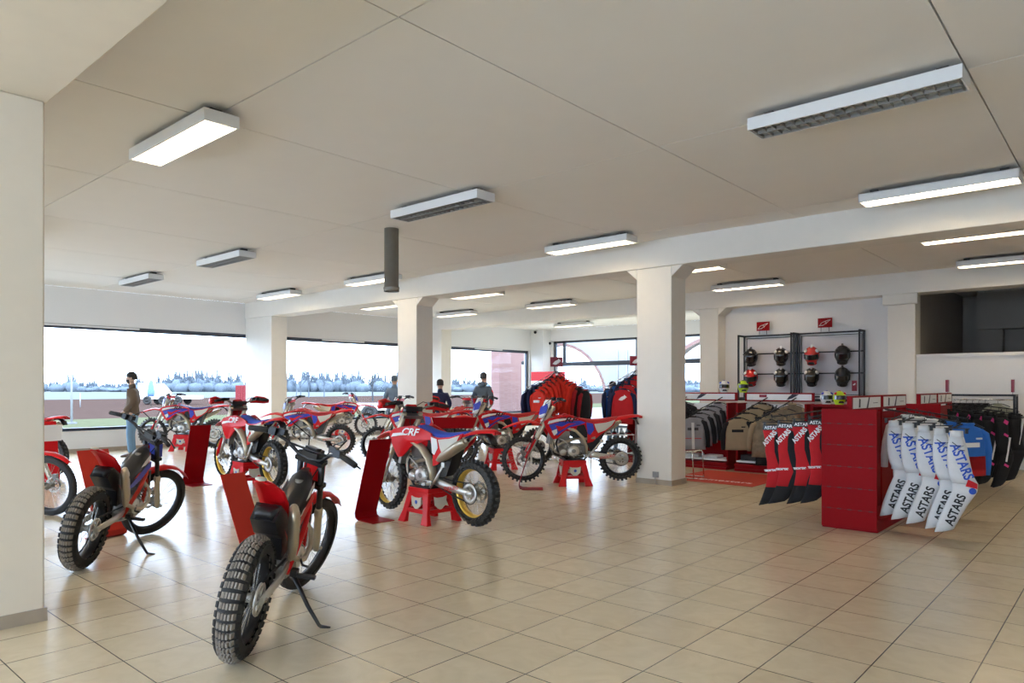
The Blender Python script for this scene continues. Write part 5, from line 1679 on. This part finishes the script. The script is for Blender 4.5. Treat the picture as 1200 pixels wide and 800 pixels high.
# ------------------------------------------------------------------ outdoors
GZ = -.20
def ground(name, pts, z0, z1, m, **k):
    b = MB(); b.prism(pts, z0, z1, plane='xy'); return tag(b.build(name, m), k.get('label'), k.get('cat'), None, 'structure')
M_pave = mat('pale_concrete', (.20, .21, .22), .9, noise=.08, nscale=2, spec=0.0); M_grass = mat('winter_grass', (.085, .09, .055), 1.0, noise=.25, nscale=3, spec=0.0)
M_soil = mat('ploughed_soil', (.060, .040, .034), 1.0, noise=.25, nscale=1.5, bump=.5, spec=0.0); M_farfield = mat('pale_field', (.12, .13, .13), 1.0, noise=.1, spec=0.0)  # far field is a paler grey than the soil
ground('ground_yard', [(-34, -60), (-18.9, -60), (-18.9, 23), (20, 23), (20, 60), (-34, 60)], GZ - .1, GZ, M_pave)
ground('ground_verge', [(-42, -90), (-34, -90), (-34, 120), (-42, 120)], GZ - .12, GZ + .02, M_grass)
ground('ground_field', [(-110, -160), (-42, -160), (-42, 200), (-110, 200)], GZ - .15, GZ - .01, M_soil)
ground('ground_far', [(-420, -420), (-110, -420), (-110, 420), (-420, 420)], GZ - .2, GZ, M_farfield)
ground('ground_north', [(-34, 60), (200, 60), (200, 420), (-110, 420), (-110, 200), (-42, 200), (-42, 60)], GZ - .25, GZ - .03, M_farfield)
# brick porch of the arcade beyond the entrance
def porch():
    root = empty('brick_porch', (-14, 26, 0), label='pink brick arcade with arched openings outside the glazed entrance', cat='building')
    x0, x1, y0, th = -22.5, -3.0, 27.6, .45
    n = 18
    b = MB()
    # wall with arches: build column strips between arches
    arches = [(-24.2, -18.6), (-15.8, -10.2), (-8.0, -3.2)]
    b.ab((-25 + 14, y0 - 26, GZ), (arches[0][0] + 14, y0 + th - 26, 4.1))
    for i, (a, c) in enumerate(arches):
        r = (c - a) / 2; cx = (a + c) / 2; zs = .75 if i < 2 else 1.2
        nxt = arches[i + 1][0] if i < 2 else x1
        b.ab((c + 14, y0 - 26, GZ), (nxt + 14, y0 + th - 26, 4.1))
        for k in range(n):
            t0, t1 = PI * k / n, PI * (k + 1) / n
            xa, za = cx + r * math.cos(t0), zs + r * math.sin(t0)
            xb, zb = cx + r * math.cos(t1), zs + r * math.sin(t1)
            b.prism([(xa + 14, za), (xa + 14, 4.1), (xb + 14, 4.1), (xb + 14, zb)], y0 - 26, y0 + th - 26)
    b.build('arch_wall', M_wall2, root)
    b = MB()
    for i, (a, c) in enumerate(arches):
        r = (c - a) / 2; cx = (a + c) / 2; zs = .75 if i < 2 else 1.2
        pts = [(c + 14, GZ), (c + 14, zs)] + [(cx + r * math.cos(PI * k / n) + 14, zs + r * math.sin(PI * k / n)) for k in range(n + 1)] + [(a + 14, zs), (a + 14, GZ)]
        for (xa, za), (xb, zb) in zip(pts[:-1], pts[1:]):
            d = Vector((xb - xa, zb - za))
            if d.length < 1e-4: continue
            nrm = Vector((d.y, -d.x)).normalized() * .14
            b.prism([(xa, za), (xb, zb), (xb + nrm.x, zb + nrm.y), (xa + nrm.x, za + nrm.y)], y0 - 26 - .03, y0 + th - 26 + .03)
    b.build('brick_edge', M_brick, root)
    for xx in (-17.9, -17.4):
        b = MB(); b.tube([(xx + 14, y0 - 26 - .05, GZ), (xx + 14, y0 - 26 - .05, 3.2)], .03, 6); b.build('wall_pipe', M_wall2, root)
    # brick pillar seen through the third window
    b = MB(); b.ab((-21.5 + 14, 22.95 - 26, GZ), (-21.0 + 14, 27.0 - 26, 4.3)); b.build('brick_pier', M_brick2, root)
    return root
M_wall2 = mat('porch_render', (.30, .31, .32), .9, spec=0.0)
porch()
def tree(x, y, h, label, bare=True, seed=1, spread=.5, m=None):
    rnd = random.Random(seed)
    root = empty('bare_tree' if bare else 'hazy_tree', (x, y, GZ), label=label, cat='tree')
    b = MB()
    def br(p, d, L, r, dep):
        q = p + d * L
        mid = p.lerp(q, .5) + Vector((rnd.uniform(-1, 1), rnd.uniform(-1, 1), 0)) * L * .06
        b.tube([p, mid, q], [r, r * .8, r * .6], 5 if dep > 1 else 4, cap=False)
        if dep == 0: return
        for i in range(4 if dep > 1 else 5):
            dd = (d + Vector((rnd.uniform(-1, 1), rnd.uniform(-1, 1), rnd.uniform(-.2, .5))) * spread * 1.3).normalized()
            br(p.lerp(q, rnd.uniform(.45, 1)), dd, L * rnd.uniform(.5, .75), r * .5, dep - 1)
    br(Vector((0, 0, 0)), Vector((0, 0, 1)), h * .38, h * .022, 4)
    b.build('branches', m, root)
    return root
M_bark = mat('grey_bark', (.06, .065, .07), 1.0, spec=0.0); M_bark2 = mat('hazed_bark', (.10, .12, .145), 1.0, spec=0.0)  # second bark is pale blue-grey: distance haze put into the colour
def pt(px, d): 
    l = (px - 600) / 832 * d
    return l * .7495 - d * .662, l * .662 + d * .7495
x, y = pt(437, 85); tree(x, y, 5.2, 'bare round-crowned tree through the second window', seed=3, m=M_bark, spread=.62)
for i, (px, d, h) in enumerate(((352, 120, 5.0), (362, 115, 5.4), (380, 118, 4.4), (347, 130, 4.2))):
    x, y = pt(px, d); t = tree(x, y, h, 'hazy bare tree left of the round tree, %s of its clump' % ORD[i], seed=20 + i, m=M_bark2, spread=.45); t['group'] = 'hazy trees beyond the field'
# distant tree line: crowns nobody could count
b = MB(); rnd = random.Random(5)
for i in range(420):
    px = rnd.uniform(-40, 860); d = rnd.uniform(235, 300)
    lo = 1.0 if not (195 < px < 295 or 340 < px < 470) else 1.35
    if 90 < px < 160: lo = .6
    if px > 500: lo = .8
    x, y = pt(px, d); h = rnd.uniform(2.6, 5.2) * lo
    b.ell((x, y, h * .25), (rnd.uniform(1.5, 3.0), rnd.uniform(1.5, 3.0), h * .45), n=6, k=4)
    for q in range(16):
        a_ = rnd.uniform(0, 2 * PI); w_ = rnd.uniform(.2, 1.5)
        b.tube([(x + math.cos(a_) * w_ * .3, y + math.sin(a_) * w_ * .3, h * .2), (x + math.cos(a_) * w_, y + math.sin(a_) * w_, h * rnd.uniform(.8, 1.7) * (1 - w_ * .2))], [.22, .05], 3, cap=False)
tl = b.build('tree_line', mat('hazed_far_trees', (.115, .14, .17), 1.0, noise=.4, nscale=.6, spec=0.0)); tag(tl, 'distant pale belt of winter trees across the fields', 'trees', None, 'stuff')  # haze of the distance is mixed into this pale blue-grey
# lamp pole, container, trailer, van
x, y = pt(84, 33)
o = empty('yard_pole', (x, y, GZ), label='tall thin pale pole outside the left window', cat='pole')
b = MB(); b.tube([(0, 0, 0), (0, 0, 4.6)], [.05, .04], 10); b.build('shaft', M_wall2, o)
b = MB(); b.box((0, 0, .05), (.35, .35, .1)); b.build('foot', M_pave, o)
x, y = pt(94, 60); o = empty('yard_pole', (x, y, GZ), label='short thin post beyond the pole at the field edge', cat='pole'); b = MB(); b.tube([(0, 0, 0), (0, 0, 1.2)], .04, 8); b.build('shaft', M_wall2, o)
x, y = pt(613, 31); o = empty('yard_pole', (x, y, GZ), label='thin grey post with dark top outside the third window', cat='pole')
b = MB(); b.tube([(0, 0, 0), (0, 0, 2.75)], .06, 8); b.build('shaft', mat('grey_post', (.3, .32, .34), .6), o)
b = MB(); b.ell((0, 0, 2.78), (.09, .09, .09)); b.build('cap', M_black, o)
x, y = pt(298, 60); o = empty('container', (x, y, GZ), R(41.45), 'faded red container standing outside beside the window column', 'container')
b = MB(); b.ab((-1.2, -1, .2), (1.6, 1.5, 1.85))
for i in range(12): b.ab((-1.15 + i * .23, -1.04, .3), (-1.05 + i * .23, -1, 1.75))
b.build('box', mat('faded_red_steel', (.22, .04, .045), .7, spec=0.0), o)
b = MB()
for xx in (-1.1, 1.5):
    for yy in (-.9, 1.4): b.ab((xx - .08, yy - .08, 0), (xx + .08, yy + .08, .2))
b.build('foot', M_gun, o)
def trailer(px, d, L, label, h=.9, cab=False, name='trailer'):
    x, y = pt(px, d)
    o = empty(name, (x, y, GZ), R(41.45), label, 'vehicle')
    b = MB(); b.ab((0, -1, .55), (L, 1, .55 + h * .35))
    if cab: b.loft([[(.0, -1, .9), (.0, 1, .9), (.0, 1, 2.1), (.0, -1, 2.1)], [(1.6, -1, .9), (1.6, 1, .9), (1.6, 1, 2.0), (1.6, -1, 2.0)], [(2.3, -1, .8), (2.3, 1, .8), (2.3, 1, 1.2), (2.3, -1, 1.2)]], smooth=False)
    b.build('chassis', M_print_w, o)
    for i in range(3):
        xx = L * (.30 + .22 * i) if not cab else (.9 + i * 1.5 if i < 3 else 0)
        for yy in (-1.02, 1.02):
            b = MB(); b.torus(.30, .13, (xx, yy, .42), 'y', 18, 8); b.lathe([(0, -.06), (.2, -.06), (.2, .06), (0, .06)], (xx, yy, .42), 'y', 14); b.build('wheel', M_rubber, o)
    return o
trailer(400, 37, 5.6, 'white flat trailer with three axles outside the second window')
trailer(168, 70, 5.5, 'white pick-up parked at the field edge behind the standing man', cab=True, name='pickup')
x, y = pt(177, 62); o = empty('folded_umbrella', (x, y, GZ), label='folded blue parasol on a pole outside the left window', cat='parasol')
b = MB(); b.tube([(0, 0, 0), (0, 0, 2.5)], .04, 8); b.build('pole', M_gun, o)
b = MB(); b.tube([(0, 0, .9), (0, 0, 1.2), (0, 0, 2.1), (0, 0, 2.35)], [.25, .32, .18, .03], 10); b.build('canopy', mat('blue_canvas', (.12, .22, .40), .9), o)
